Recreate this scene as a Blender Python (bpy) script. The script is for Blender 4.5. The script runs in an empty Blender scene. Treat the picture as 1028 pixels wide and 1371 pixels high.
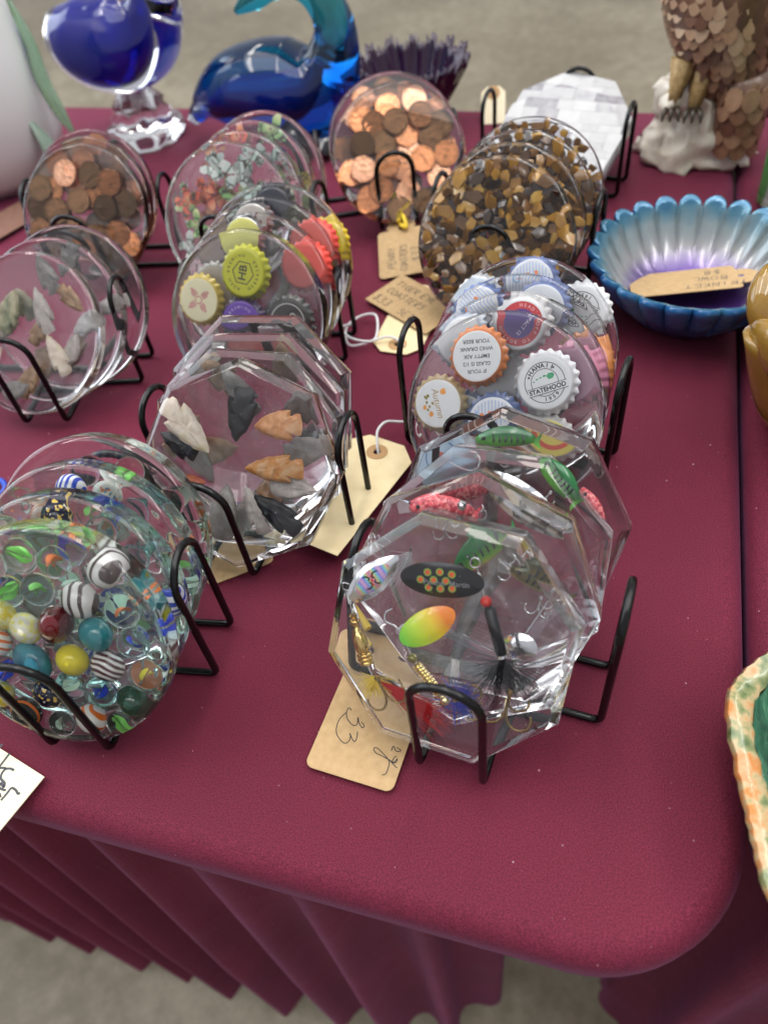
import bpy, bmesh, math, random
from mathutils import Vector, Matrix, noise
PI = math.pi
RAD = math.radians
sc = bpy.context.scene
C = sc.collection
rnd = random.Random(7)

# ------------------------------------------------------------------ camera, light, exposure
cam_d = bpy.data.cameras.new('camera')
cam = bpy.data.objects.new('camera', cam_d)
C.objects.link(cam)
sc.camera = cam
cam.matrix_world = Matrix(((0.9590, -0.1381, 0.2474, 0.0), (0.2645, 0.7492, -0.6073, 0.0), (-0.1015, 0.6478, 0.7550, 0.318), (0, 0, 0, 1)))
cam_d.sensor_fit = 'HORIZONTAL'
cam_d.sensor_width = 36.0
cam_d.lens = 36.0 * 1036.1 / 1028.0
cam_d.clip_start = 0.01
cam_d.clip_end = 60.0
cam_d.dof.use_dof = True
cam_d.dof.focus_distance = 0.355
cam_d.dof.aperture_fstop = 10.0

world = bpy.data.worlds.new('World')
sc.world = world
world.use_nodes = True
wbg = world.node_tree.nodes['Background']
wbg.inputs[0].default_value = (0.93, 0.94, 1.0, 1)
wbg.inputs[1].default_value = 0.50


def area(name, loc, size, energy, color, target):
    d = bpy.data.lights.new(name, 'AREA')
    d.shape = 'RECTANGLE'
    d.size, d.size_y = size
    d.energy = energy
    d.color = color
    o = bpy.data.objects.new(name, d)
    C.objects.link(o)
    o.location = loc
    v = Vector(target) - Vector(loc)
    o.rotation_euler = v.to_track_quat('-Z', 'Y').to_euler()
    return o


# rows of ceiling lamps in the hall and the daylight from its open door, plus an added overhead fill
for lx in (-2.4, -0.2, 2.0):
    for ly in (0.2, 2.6):
        area('ceiling_lamp', (lx, ly, 2.9), (0.25, 2.0), 14, (1.0, 0.94, 0.86), (lx, ly, -1))
area('overhead_fill', (0.0, 0.9, 4.4), (8.0, 4.6), 240, (0.97, 0.98, 1.0), (0.0, 0.9, 0))  # added broad fill from above: bright upward faces, dimmer horizon
area('daylight_door', (-3.4, 0.6, 1.2), (3.0, 2.6), 70, (0.82, 0.91, 1.0), (0, 0.3, 0))

sc.view_settings.view_transform = 'Standard'
sc.view_settings.look = 'None'
sc.view_settings.gamma = 1.0
sc.view_settings.exposure = 0.32
sc.render.engine = 'CYCLES'
cy = sc.cycles
cy.use_denoising = True
try:
    cy.denoiser = 'OPENIMAGEDENOISE'
    cy.denoising_prefilter = 'ACCURATE'
except Exception:
    pass
cy.max_bounces = 28
cy.transmission_bounces = 28
cy.transparent_max_bounces = 16
cy.glossy_bounces = 8
cy.diffuse_bounces = 4
cy.sample_clamp_indirect = 5.0
cy.blur_glossy = 0.3
cy.caustics_refractive = True
cy.caustics_reflective = False

# ------------------------------------------------------------------ materials
MATS = {}


def new_mat(name):
    m = bpy.data.materials.new(name)
    m.use_nodes = True
    nt = m.node_tree
    return m, nt, nt.nodes['Principled BSDF']


def N(nt, kind, **kw):
    n = nt.nodes.new(kind)
    for k, v in kw.items():
        if k in n.inputs:
            n.inputs[k].default_value = v
        else:
            setattr(n, k, v)
    return n


def ramp(nt, stops, interp='LINEAR'):
    r = nt.nodes.new('ShaderNodeValToRGB')
    r.color_ramp.interpolation = interp
    el = r.color_ramp.elements
    while len(el) > 1:
        el.remove(el[-1])
    el[0].position = stops[0][0]
    el[0].color = (*stops[0][1], 1)
    for p, c in stops[1:]:
        e = el.new(p)
        e.color = (*c, 1)
    return r


def plain(name, col, rough=0.5, metal=0.0, trans=0.0, ior=1.5, coat=0.0, spec=None):
    if name in MATS:
        return MATS[name]
    m, nt, b = new_mat(name)
    b.inputs['Base Color'].default_value = (*col, 1)
    b.inputs['Roughness'].default_value = rough
    b.inputs['Metallic'].default_value = metal
    b.inputs['Transmission Weight'].default_value = trans
    b.inputs['IOR'].default_value = ior
    b.inputs['Coat Weight'].default_value = coat
    if spec is not None:
        b.inputs['Specular IOR Level'].default_value = spec
    MATS[name] = m
    return m


def noisy(name, stops, scale=100.0, rough=0.5, metal=0.0, detail=4.0, bump=0.0, bump_scale=None, distort=0.0, coat=0.0, coord='Object', vor=False):
    """noise-driven colour ramp with optional bump"""
    if name in MATS:
        return MATS[name]
    m, nt, b = new_mat(name)
    tc = nt.nodes.new('ShaderNodeTexCoord')
    if vor:
        n = N(nt, 'ShaderNodeTexVoronoi', Scale=scale)
        out = n.outputs['Color']
        sep = nt.nodes.new('ShaderNodeSeparateColor')
        nt.links.new(out, sep.inputs[0])
        out = sep.outputs[0]
    else:
        n = N(nt, 'ShaderNodeTexNoise', Scale=scale, Detail=detail, Distortion=distort)
        out = n.outputs['Fac']
    nt.links.new(tc.outputs[coord], n.inputs['Vector'])
    r = ramp(nt, stops, 'CONSTANT' if vor else 'LINEAR')
    nt.links.new(out, r.inputs[0])
    nt.links.new(r.outputs[0], b.inputs['Base Color'])
    b.inputs['Roughness'].default_value = rough
    b.inputs['Metallic'].default_value = metal
    b.inputs['Coat Weight'].default_value = coat
    if bump:
        n2 = N(nt, 'ShaderNodeTexNoise', Scale=bump_scale or scale * 3, Detail=5.0)
        nt.links.new(tc.outputs[coord], n2.inputs['Vector'])
        bp = N(nt, 'ShaderNodeBump', Strength=bump, Distance=0.001)
        nt.links.new(n2.outputs['Fac'], bp.inputs['Height'])
        nt.links.new(bp.outputs[0], b.inputs['Normal'])
    MATS[name] = m
    return m


def by_object(name, stops, rough=0.4, metal=0.0, bump=0.0, bump_scale=900.0, coat=0.0, grain=0.0, grain_scale=200.0):
    """a colour picked per object from a ramp, with a little grain"""
    m, nt, b = new_mat(name)
    oi = nt.nodes.new('ShaderNodeObjectInfo')
    tc = nt.nodes.new('ShaderNodeTexCoord')
    fac = oi.outputs['Random']
    n = N(nt, 'ShaderNodeTexNoise', Scale=grain_scale, Detail=4.0)
    nt.links.new(tc.outputs['Object'], n.inputs['Vector'])
    if grain:
        ma = N(nt, 'ShaderNodeMath', operation='MULTIPLY_ADD')
        nt.links.new(n.outputs['Fac'], ma.inputs[0])
        ma.inputs[1].default_value = grain
        sub = N(nt, 'ShaderNodeMath', operation='SUBTRACT')
        nt.links.new(fac, sub.inputs[0])
        sub.inputs[1].default_value = grain * 0.5
        nt.links.new(sub.outputs[0], ma.inputs[2])
        fac = ma.outputs[0]
    r = ramp(nt, stops)
    nt.links.new(fac, r.inputs[0])
    nt.links.new(r.outputs[0], b.inputs['Base Color'])
    b.inputs['Roughness'].default_value = rough
    b.inputs['Metallic'].default_value = metal
    b.inputs['Coat Weight'].default_value = coat
    if bump:
        n2 = N(nt, 'ShaderNodeTexNoise', Scale=bump_scale, Detail=4.0)
        nt.links.new(tc.outputs['Object'], n2.inputs['Vector'])
        bp = N(nt, 'ShaderNodeBump', Strength=bump, Distance=0.0006)
        nt.links.new(n2.outputs['Fac'], bp.inputs['Height'])
        nt.links.new(bp.outputs[0], b.inputs['Normal'])
    MATS[name] = m
    return m


def swirl(name, a, c, scale=90.0, dist=6.0, rough=0.15, lo=0.40, hi=0.55):
    """glass swirl of two or more colours (wave bands)"""
    if name in MATS:
        return MATS[name]
    m, nt, b = new_mat(name)
    tc = nt.nodes.new('ShaderNodeTexCoord')
    w = N(nt, 'ShaderNodeTexWave', Scale=scale, Distortion=dist, Detail=1.5)
    w.inputs['Detail Scale'].default_value = 0.8
    nt.links.new(tc.outputs['Object'], w.inputs['Vector'])
    r = ramp(nt, [(lo, a), (hi, c)])
    nt.links.new(w.outputs['Fac'], r.inputs[0])
    nt.links.new(r.outputs[0], b.inputs['Base Color'])
    b.inputs['Roughness'].default_value = rough
    MATS[name] = m
    return m


def cloth_material():
    m, nt, b = new_mat('maroon_cloth')
    tc = nt.nodes.new('ShaderNodeTexCoord')
    big = N(nt, 'ShaderNodeTexNoise', Scale=9.0, Detail=3.0)
    nt.links.new(tc.outputs['Object'], big.inputs['Vector'])
    r = ramp(nt, [(0.3, (0.106, 0.0098, 0.0235)), (0.7, (0.138, 0.0132, 0.0310))])
    nt.links.new(big.outputs['Fac'], r.inputs[0])
    # yarn mottling
    yarn = N(nt, 'ShaderNodeTexNoise', Scale=1700.0, Detail=2.0)
    nt.links.new(tc.outputs['Object'], yarn.inputs['Vector'])
    yr = ramp(nt, [(0.34, (0.62, 0.58, 0.60)), (0.66, (1.42, 1.55, 1.60))])
    nt.links.new(yarn.outputs['Fac'], yr.inputs[0])
    mul = N(nt, 'ShaderNodeMix', data_type='RGBA', blend_type='MULTIPLY')
    mul.inputs['Factor'].default_value = 1.0
    nt.links.new(r.outputs[0], mul.inputs[6])
    nt.links.new(yr.outputs[0], mul.inputs[7])
    # lint
    v = N(nt, 'ShaderNodeTexVoronoi', Scale=230.0)
    nt.links.new(tc.outputs['Object'], v.inputs['Vector'])
    sep = nt.nodes.new('ShaderNodeSeparateColor')
    nt.links.new(v.outputs['Color'], sep.inputs[0])
    thr = N(nt, 'ShaderNodeMath', operation='MULTIPLY')
    cube = N(nt, 'ShaderNodeMath', operation='POWER')
    nt.links.new(sep.outputs[0], cube.inputs[0])
    cube.inputs[1].default_value = 5.0
    nt.links.new(cube.outputs[0], thr.inputs[0])
    thr.inputs[1].default_value = 0.12
    lt = N(nt, 'ShaderNodeMath', operation='LESS_THAN')
    nt.links.new(v.outputs['Distance'], lt.inputs[0])
    nt.links.new(thr.outputs[0], lt.inputs[1])
    lm = N(nt, 'ShaderNodeMath', operation='MULTIPLY')
    nt.links.new(lt.outputs[0], lm.inputs[0])
    nt.links.new(sep.outputs[1], lm.inputs[1])
    mix = N(nt, 'ShaderNodeMix', data_type='RGBA')
    nt.links.new(lm.outputs[0], mix.inputs['Factor'])
    nt.links.new(mul.outputs[2], mix.inputs[6])
    mix.inputs[7].default_value = (0.42, 0.26, 0.29, 1)
    nt.links.new(mix.outputs[2], b.inputs['Base Color'])
    b.inputs['Roughness'].default_value = 0.75
    b.inputs['Specular IOR Level'].default_value = 0.2
    b.inputs['Sheen Weight'].default_value = 0.14
    b.inputs['Sheen Roughness'].default_value = 0.45
    b.inputs['Sheen Tint'].default_value = (0.75, 0.35, 0.75, 1)
    # weave: two crossed waves
    mp = N(nt, 'ShaderNodeMapping')
    mp.inputs['Rotation'].default_value = (0, 0, RAD(20))
    nt.links.new(tc.outputs['Object'], mp.inputs['Vector'])
    w1 = N(nt, 'ShaderNodeTexWave', Scale=400.0, Distortion=0.8)
    w2 = N(nt, 'ShaderNodeTexWave', Scale=400.0, Distortion=0.8, bands_direction='Y')
    for w in (w1, w2):
        nt.links.new(mp.outputs[0], w.inputs['Vector'])
    ad = N(nt, 'ShaderNodeMath', operation='ADD')
    nt.links.new(w1.outputs['Fac'], ad.inputs[0])
    nt.links.new(w2.outputs['Fac'], ad.inputs[1])
    ad2 = N(nt, 'ShaderNodeMath', operation='ADD')
    nt.links.new(ad.outputs[0], ad2.inputs[0])
    nt.links.new(yarn.outputs['Fac'], ad2.inputs[1])
    bp = N(nt, 'ShaderNodeBump', Strength=0.28, Distance=0.0003)
    nt.links.new(ad.outputs[0], bp.inputs['Height'])
    # soft undulation of the stretched cloth
    und = N(nt, 'ShaderNodeTexNoise', Scale=11.0, Detail=3.0, Distortion=0.8)
    nt.links.new(tc.outputs['Object'], und.inputs['Vector'])
    bp2 = N(nt, 'ShaderNodeBump', Strength=0.4, Distance=0.006)
    nt.links.new(und.outputs['Fac'], bp2.inputs['Height'])
    nt.links.new(bp2.outputs[0], bp.inputs['Normal'])
    nt.links.new(bp.outputs[0], b.inputs['Normal'])
    MATS['cloth'] = m
    return m


CLOTH = cloth_material()
RESIN = plain('clear_resin', (0.994, 0.995, 0.998), 0.0, 0, 1.0, 1.47)
RESIN_EDGE = plain('resin_edge', (0.990, 0.992, 1.0), 0.13, 0, 1.0, 1.47)
RESIN_GREEN = plain('greenish_resin', (0.980, 0.993, 0.986), 0.0, 0, 1.0, 1.47)
BUBBLE = plain('air_bubble', (0.95, 0.95, 0.95), 0.05, 0, 0.5, 1.2)
WIRE = plain('black_coated_wire', (0.0022, 0.0022, 0.0025), 0.24, 0, 0, 1.4, 0.0)
KRAFT = noisy('kraft_card', [(0.3, (0.42, 0.275, 0.130)), (0.7, (0.50, 0.34, 0.17))], 260, 0.8, detail=6)
MANILA = noisy('manila_card', [(0.3, (0.75, 0.60, 0.34)), (0.7, (0.82, 0.68, 0.41))], 120, 0.75, detail=6)
CREAM = noisy('cream_card', [(0.3, (0.78, 0.69, 0.47)), (0.7, (0.84, 0.76, 0.55))], 120, 0.75, detail=6)
INK = plain('grey_ink', (0.045, 0.05, 0.06), 0.6)
INKB = plain('black_ink', (0.012, 0.012, 0.014), 0.5)
CHROME = plain('steel', (0.75, 0.75, 0.76), 0.12, 1.0)
BRASS = plain('brass', (0.72, 0.50, 0.18), 0.16, 1.0)
GOLDM = plain('pale_gold', (0.78, 0.66, 0.36), 0.14, 1.0)
BRONZE = plain('bronze_hook', (0.30, 0.20, 0.08), 0.25, 1.0)
WHITE_STRING = plain('white_string', (0.72, 0.71, 0.72), 0.7)
YELLOW_STRING = plain('yellow_string', (0.78, 0.55, 0.03), 0.6)
BLUE_STRING = plain('blue_string', (0.02, 0.07, 0.45), 0.5)


# ------------------------------------------------------------------ geometry helpers
class MB:
    def __init__(self):
        self.v, self.f = [], []

    def add(self, vs, fs, M=None):
        o = len(self.v)
        self.v += [tuple(M @ Vector(p)) if M else tuple(p) for p in vs]
        self.f += [tuple(i + o for i in f) for f in fs]
        return self

    def tube(self, path, r, seg=8, closed=False, cap=True, M=None, flat=1.0):
        """swept circle along path; r is a number or list"""
        P = [Vector(p) for p in path]
        n = len(P)
        rr = r if isinstance(r, (list, tuple)) else [r] * n
        vs, fs = [], []
        t0 = None
        for i in range(n):
            a = P[i - 1] if (i > 0 or closed) else P[i]
            c = P[(i + 1) % n] if (i < n - 1 or closed) else P[i]
            t = (c - a)
            t = t.normalized() if t.length > 1e-9 else Vector((0, 0, 1))
            if t0 is None:
                up = Vector((0, 0, 1)) if abs(t.z) < 0.9 else Vector((0, 1, 0))
                x = t.cross(up).normalized()
            else:
                x = x - t * x.dot(t)
                x = x.normalized() if x.length > 1e-6 else t.orthogonal().normalized()
            t0 = t
            y = t.cross(x)
            for k in range(seg):
                an = 2 * PI * k / seg
                vs.append(P[i] + x * (rr[i] * math.cos(an)) + y * (rr[i] * flat * math.sin(an)))
        m = n if closed else n - 1
        for i in range(m):
            j = (i + 1) % n
            for k in range(seg):
                l = (k + 1) % seg
                fs.append((i * seg + k, i * seg + l, j * seg + l, j * seg + k))
        if cap and not closed:
            fs.append(tuple(range(seg - 1, -1, -1)))
            fs.append(tuple((n - 1) * seg + k for k in range(seg)))
        return self.add(vs, fs, M)

    def lathe(self, prof, seg=32, M=None, mod=None):
        """profile of (r, z) around Z; r=0 at an end closes to a point"""
        vs, fs, rows = [], [], []
        for (r, z) in prof:
            if r < 1e-9:
                rows.append([len(vs)])
                vs.append((0, 0, z))
            else:
                row = []
                for k in range(seg):
                    a = 2 * PI * k / seg
                    q, w = (r, z) if mod is None else mod(r, z, a)
                    row.append(len(vs))
                    vs.append((q * math.cos(a), q * math.sin(a), w))
                rows.append(row)
        for a, b in zip(rows, rows[1:]):
            for k in range(seg):
                l = (k + 1) % seg
                if len(a) == 1 and len(b) > 1:
                    fs.append((a[0], b[l], b[k]))
                elif len(b) == 1 and len(a) > 1:
                    fs.append((a[k], a[l], b[0]))
                elif len(a) > 1:
                    fs.append((a[k], a[l], b[l], b[k]))
        return self.add(vs, fs, M)

    def ball(self, c, r, seg=16, rings=10, M=None, sc_=(1, 1, 1)):
        prof = [(math.sin(PI * i / rings) if 0 < i < rings else 0.0, -math.cos(PI * i / rings)) for i in range(rings + 1)]
        T = Matrix.Translation(c) @ Matrix.Diagonal((r * sc_[0], r * sc_[1], r * sc_[2], 1))
        return self.lathe(prof, seg, (M @ T) if M else T)

    def box(self, c, s, M=None):
        x, y, z = s[0] / 2, s[1] / 2, s[2] / 2
        vs = [(c[0] + a * x, c[1] + b * y, c[2] + d * z) for a in (-1, 1) for b in (-1, 1) for d in (-1, 1)]
        fs = [(0, 1, 3, 2), (4, 6, 7, 5), (0, 4, 5, 1), (2, 3, 7, 6), (0, 2, 6, 4), (1, 5, 7, 3)]
        return self.add(vs, fs, M)

    def prism(self, poly, z0, z1, M=None):
        n = len(poly)
        vs = [(x, y, z0) for x, y in poly] + [(x, y, z1) for x, y in poly]
        fs = [tuple(range(n - 1, -1, -1)), tuple(range(n, 2 * n))]
        fs += [(i, (i + 1) % n, n + (i + 1) % n, n + i) for i in range(n)]
        return self.add(vs, fs, M)

    def ribbon(self, pts, w, z=0.0, M=None):
        """flat pen stroke in the XY plane"""
        n = len(pts)
        vs, fs = [], []
        for i in range(n):
            a = Vector(pts[max(i - 1, 0)])
            b = Vector(pts[min(i + 1, n - 1)])
            t = (b - a)
            t = t.normalized() if t.length > 1e-9 else Vector((1, 0))
            nx = Vector((-t.y, t.x)) * w * 0.5
            p = Vector(pts[i])
            vs += [(p.x + nx.x, p.y + nx.y, z), (p.x - nx.x, p.y - nx.y, z)]
        for i in range(n - 1):
            fs.append((2 * i + 1, 2 * i + 3, 2 * i + 2, 2 * i))
        return self.add(vs, fs, M)

    def mesh(self, name, smooth=True, sharp=35.0):
        me = bpy.data.meshes.new(name)
        me.from_pydata(self.v, [], self.f)
        me.update()
        if smooth:
            me.polygons.foreach_set('use_smooth', [True] * len(me.polygons))
            me.set_sharp_from_angle(angle=RAD(sharp))
        return me

    def fix(self):
        """merge doubles, outward normals"""
        bm = bmesh.new()
        vs = [bm.verts.new(p) for p in self.v]
        for f in self.f:
            try:
                bm.faces.new([vs[i] for i in f])
            except ValueError:
                pass
        bmesh.ops.remove_doubles(bm, verts=bm.verts, dist=1e-6)
        bmesh.ops.recalc_face_normals(bm, faces=bm.faces)
        bm.verts.index_update()
        self.v = [tuple(v.co) for v in bm.verts]
        self.f = [tuple(v.index for v in f.verts) for f in bm.faces]
        bm.free()
        return self


def link(name, me, mat=None, parent=None, M=None):
    o = bpy.data.objects.new(name, me)
    C.objects.link(o)
    if mat is not None and len(me.materials) == 0:
        me.materials.append(mat)
    if parent is not None:
        o.parent = parent
    if M is not None:
        o.matrix_local = M
    return o


def put(name, mb, mat, parent=None, M=None, smooth=True, sharp=35.0):
    return link(name, mb.mesh(name, smooth, sharp), mat, parent, M)


def put_m(name, me, mat, parent=None, M=None):
    """shared mesh, material per object"""
    o = bpy.data.objects.new(name, me)
    C.objects.link(o)
    if len(me.materials) == 0:
        me.materials.append(mat)
    if me.materials[0] != mat:
        o.material_slots[0].link = 'OBJECT'
        o.material_slots[0].material = mat
    if parent is not None:
        o.parent = parent
    if M is not None:
        o.matrix_local = M
    return o


def tag(o, label, cat, group=None, kind=None):
    o['label'] = label
    o['category'] = cat
    if group:
        o['group'] = group
    if kind:
        o['kind'] = kind
    return o


def thing(name, label, cat, M, group=None):
    o = bpy.data.objects.new(name, None)
    C.objects.link(o)
    o.empty_display_size = 0.01
    o.matrix_world = M
    return tag(o, label, cat, group)


def T(x, y, z=0.0):
    return Matrix.Translation((x, y, z))


def RZ(a):
    return Matrix.Rotation(a, 4, 'Z')


def RX(a):
    return Matrix.Rotation(a, 4, 'X')


def RY(a):
    return Matrix.Rotation(a, 4, 'Y')


def S(s):
    return Matrix.Diagonal((s, s, s, 1))


def curve_mesh(cu):
    o = bpy.data.objects.new('tmp', cu)
    me = bpy.data.meshes.new_from_object(o)
    v = [tuple(p.co) for p in me.vertices]
    f = [tuple(p.vertices) for p in me.polygons]
    bpy.data.objects.remove(o)
    bpy.data.meshes.remove(me)
    bpy.data.curves.remove(cu)
    return v, f


_txt = {}


def text_geo(s, size=1.0, bold=0.0):
    k = (s, bold)
    if k not in _txt:
        cu = bpy.data.curves.new('t', 'FONT')
        cu.body = s
        cu.size = 1.0
        cu.align_x = 'CENTER'
        cu.align_y = 'CENTER'
        cu.offset = bold
        cu.resolution_u = 3
        _txt[k] = curve_mesh(cu)
    v, f = _txt[k]
    return [(p[0] * size, p[1] * size, 0) for p in v], f


def arc_text(mb, s, r, a_mid, size, step, z, inward=False, bold=0.015):
    """letters round a circle; a_mid is the angle of the middle letter"""
    n = len(s)
    for i, ch in enumerate(s):
        if ch == ' ':
            continue
        d = (i - (n - 1) / 2) * step
        a = a_mid - d if not inward else a_mid + d
        v, f = text_geo(ch, size, bold)
        rot = a - PI / 2 if not inward else a + PI / 2
        mb.add(v, f, T(r * math.cos(a), r * math.sin(a), z) @ RZ(rot))
    return mb


def flat_geo(outer, holes=(), t=0.0004):
    """filled outline with holes, as a thin solid"""
    cu = bpy.data.curves.new('c', 'CURVE')
    cu.dimensions = '2D'
    cu.fill_mode = 'BOTH'
    cu.extrude = t / 2
    for pts in (outer, *holes):
        sp = cu.splines.new('POLY')
        sp.points.add(len(pts) - 1)
        for q, p in zip(sp.points, pts):
            q.co = (p[0], p[1], 0, 1)
        sp.use_cyclic_u = True
    return curve_mesh(cu)


def circle(r, n=24, cx=0, cy_=0):
    return [(cx + r * math.cos(2 * PI * i / n), cy_ + r * math.sin(2 * PI * i / n)) for i in range(n)]


def smooth_path(pts, n=8, closed=False):
    """Catmull-Rom"""
    P = [Vector(p) for p in pts]
    m = len(P)
    out = []
    rng = range(m) if closed else range(m - 1)
    for i in rng:
        p0 = P[i - 1] if (i > 0 or closed) else P[i]
        p1, p2 = P[i], P[(i + 1) % m]
        p3 = P[(i + 2) % m] if (i + 2 < m or closed) else p2
        for k in range(n):
            t = k / n
            out.append(0.5 * ((2 * p1) + (p2 - p0) * t + (2 * p0 - 5 * p1 + 4 * p2 - p3) * t * t + (3 * p1 - p0 - 3 * p2 + p3) * t ** 3))
    if not closed:
        out.append(P[-1])
    return out


def lerp(a, b, t):
    return a + (b - a) * t


# simple hand-written capitals, strokes on a 4 x 6 grid
GLY = {
    'A': [[(0, 0), (1.8, 6), (4, 0)], [(.8, 2.2), (3.2, 2.4)]], 'B': [[(.2, 0), (.3, 6), (2.6, 5.8), (3, 4.4), (.4, 3.2), (3.2, 2.4), (3, .4), (.2, 0)]],
    'C': [[(3.6, 5), (2, 6), (.4, 4), (.4, 1.6), (2, 0), (3.7, .9)]], 'D': [[(.3, 0), (.4, 6), (3, 5), (3.6, 2.5), (2.4, .3), (.3, 0)]],
    'E': [[(3.4, 6), (.3, 5.8), (.2, 0), (3.6, .2)], [(.3, 3.1), (2.8, 3.2)]], 'G': [[(3.5, 5), (2, 6), (.3, 4), (.4, 1.2), (2, 0), (3.6, 1), (3.5, 2.8), (2.1, 2.7)]],
    'I': [[(1.8, 6), (2, 0)]], 'K': [[(.3, 6), (.4, 0)], [(3.4, 6), (.5, 2.8), (3.6, 0)]], 'L': [[(.4, 6), (.3, .1), (3.4, .2)]],
    'N': [[(.2, 0), (.4, 6), (3.2, .1), (3.5, 6)]], 'O': [[(2, 6), (.3, 4.3), (.4, 1.3), (2, 0), (3.6, 1.6), (3.6, 4.4), (2, 6)]],
    'P': [[(.3, 0), (.4, 6), (3, 5.7), (3.2, 3.8), (.4, 2.8)]], 'R': [[(.3, 0), (.4, 6), (3, 5.6), (2.9, 3.8), (.5, 3), (3.5, 0)]],
    'S': [[(3.3, 5.2), (1.8, 6), (.4, 4.7), (3, 2.7), (3.1, .9), (1.6, 0), (.2, .8)]], 'T': [[(0, 5.8), (4, 6)], [(2, 6), (1.8, 0)]],
    'U': [[(.3, 6), (.4, 1.2), (2, 0), (3.4, 1.3), (3.5, 6)]], 'W': [[(0, 6), (1, 0), (2, 4.2), (3, 0), (4, 6)]], 'Y': [[(.1, 6), (1.9, 3)], [(3.8, 6), (1.5, 0)]],
    'H': [[(.3, 6), (.3, 0)], [(3.4, 6), (3.3, 0)], [(.3, 3), (3.4, 3.2)]], 'M': [[(.1, 0), (.6, 6), (2, 2.4), (3.5, 6), (3.9, 0)]],
    '$': [[(3.3, 5), (1.8, 5.6), (.5, 4.5), (3, 2.6), (3, 1), (1.6, .4), (.2, 1.1)], [(1.9, 6.6), (1.7, -.6)]],
    '3': [[(.4, 5.4), (2, 6), (3.3, 4.8), (1.5, 3.2), (3.4, 2.2), (3, .5), (1.4, 0), (.1, .8)]], '8': [[(2, 3.1), (.6, 4.6), (2, 6), (3.4, 4.7), (2, 3.1), (.3, 1.5), (2, 0), (3.6, 1.5), (2, 3.1)]],
    '1': [[(1, 5), (2, 6), (2, 0)]], '2': [[(.4, 4.8), (2, 6), (3.3, 4.6), (.3, .1), (3.6, .2)]],
}


def hand(mb, s, x, y, h, w, z, slant=0.15, spread=1.15, seed=1):
    r = random.Random(seed)
    k = h / 6
    cx = x
    for ch in s:
        if ch in GLY:
            dy = r.uniform(-.4, .4)
            for st in GLY[ch]:
                pts = [((p[0] + slant * p[1] + r.uniform(-.15, .15)) * k + cx, (p[1] + dy + r.uniform(-.15, .15)) * k + y) for p in st]
                sp = smooth_path([(*p, 0) for p in pts], 4) if len(pts) > 2 else [Vector((*p, 0)) for p in pts]
                mb.ribbon([(q.x, q.y) for q in sp], w, z)
        cx += (4.4 if ch != ' ' else 3.2) * k * spread
    return mb


# ------------------------------------------------------------------ the setting: floor and two covered tables
FLOOR_Z = -0.72
m, nt, b = new_mat('concrete')
tc = nt.nodes.new('ShaderNodeTexCoord')
n1 = N(nt, 'ShaderNodeTexNoise', Scale=2.2, Detail=6.0, Roughness=0.6)
n2 = N(nt, 'ShaderNodeTexNoise', Scale=28.0, Detail=6.0, Roughness=0.7)
nt.links.new(tc.outputs['Object'], n1.inputs['Vector'])
nt.links.new(tc.outputs['Object'], n2.inputs['Vector'])
ad = N(nt, 'ShaderNodeMath', operation='MULTIPLY_ADD')
nt.links.new(n2.outputs['Fac'], ad.inputs[0])
ad.inputs[1].default_value = 0.55
hm = N(nt, 'ShaderNodeMath', operation='MULTIPLY')
nt.links.new(n1.outputs['Fac'], hm.inputs[0])
hm.inputs[1].default_value = 0.5
nt.links.new(hm.outputs[0], ad.inputs[2])
r = ramp(nt, [(0.33, (0.115, 0.094, 0.058)), (0.5, (0.165, 0.138, 0.090)), (0.66, (0.26, 0.226, 0.160))])
nt.links.new(ad.outputs[0], r.inputs[0])
nt.links.new(r.outputs[0], b.inputs['Base Color'])
b.inputs['Roughness'].default_value = 0.45
bp = N(nt, 'ShaderNodeBump', Strength=0.15, Distance=0.004)
nt.links.new(n2.outputs['Fac'], bp.inputs['Height'])
nt.links.new(bp.outputs[0], b.inputs['Normal'])
fl = MB().add([(-12, -8, FLOOR_Z), (12, -8, FLOOR_Z), (12, 16, FLOOR_Z), (-12, 16, FLOOR_Z)], [(0, 1, 2, 3)])
o = put('floor', fl, m, smooth=False)
o['kind'] = 'structure'
o['label'] = 'mottled beige grey concrete hall floor'


def round_rect(x0, x1, y0, y1, r, n=14):
    """counter-clockwise from the left end of the near edge"""
    pts = []
    for (cx, cy_, a0) in ((x1 - r, y0 + r, -PI / 2), (x1 - r, y1 - r, 0), (x0 + r, y1 - r, PI / 2), (x0 + r, y0 + r, PI)):
        for i in range(n + 1):
            a = a0 + PI / 2 * i / n
            pts.append((cx + r * math.cos(a), cy_ + r * math.sin(a)))
    return pts


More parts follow.
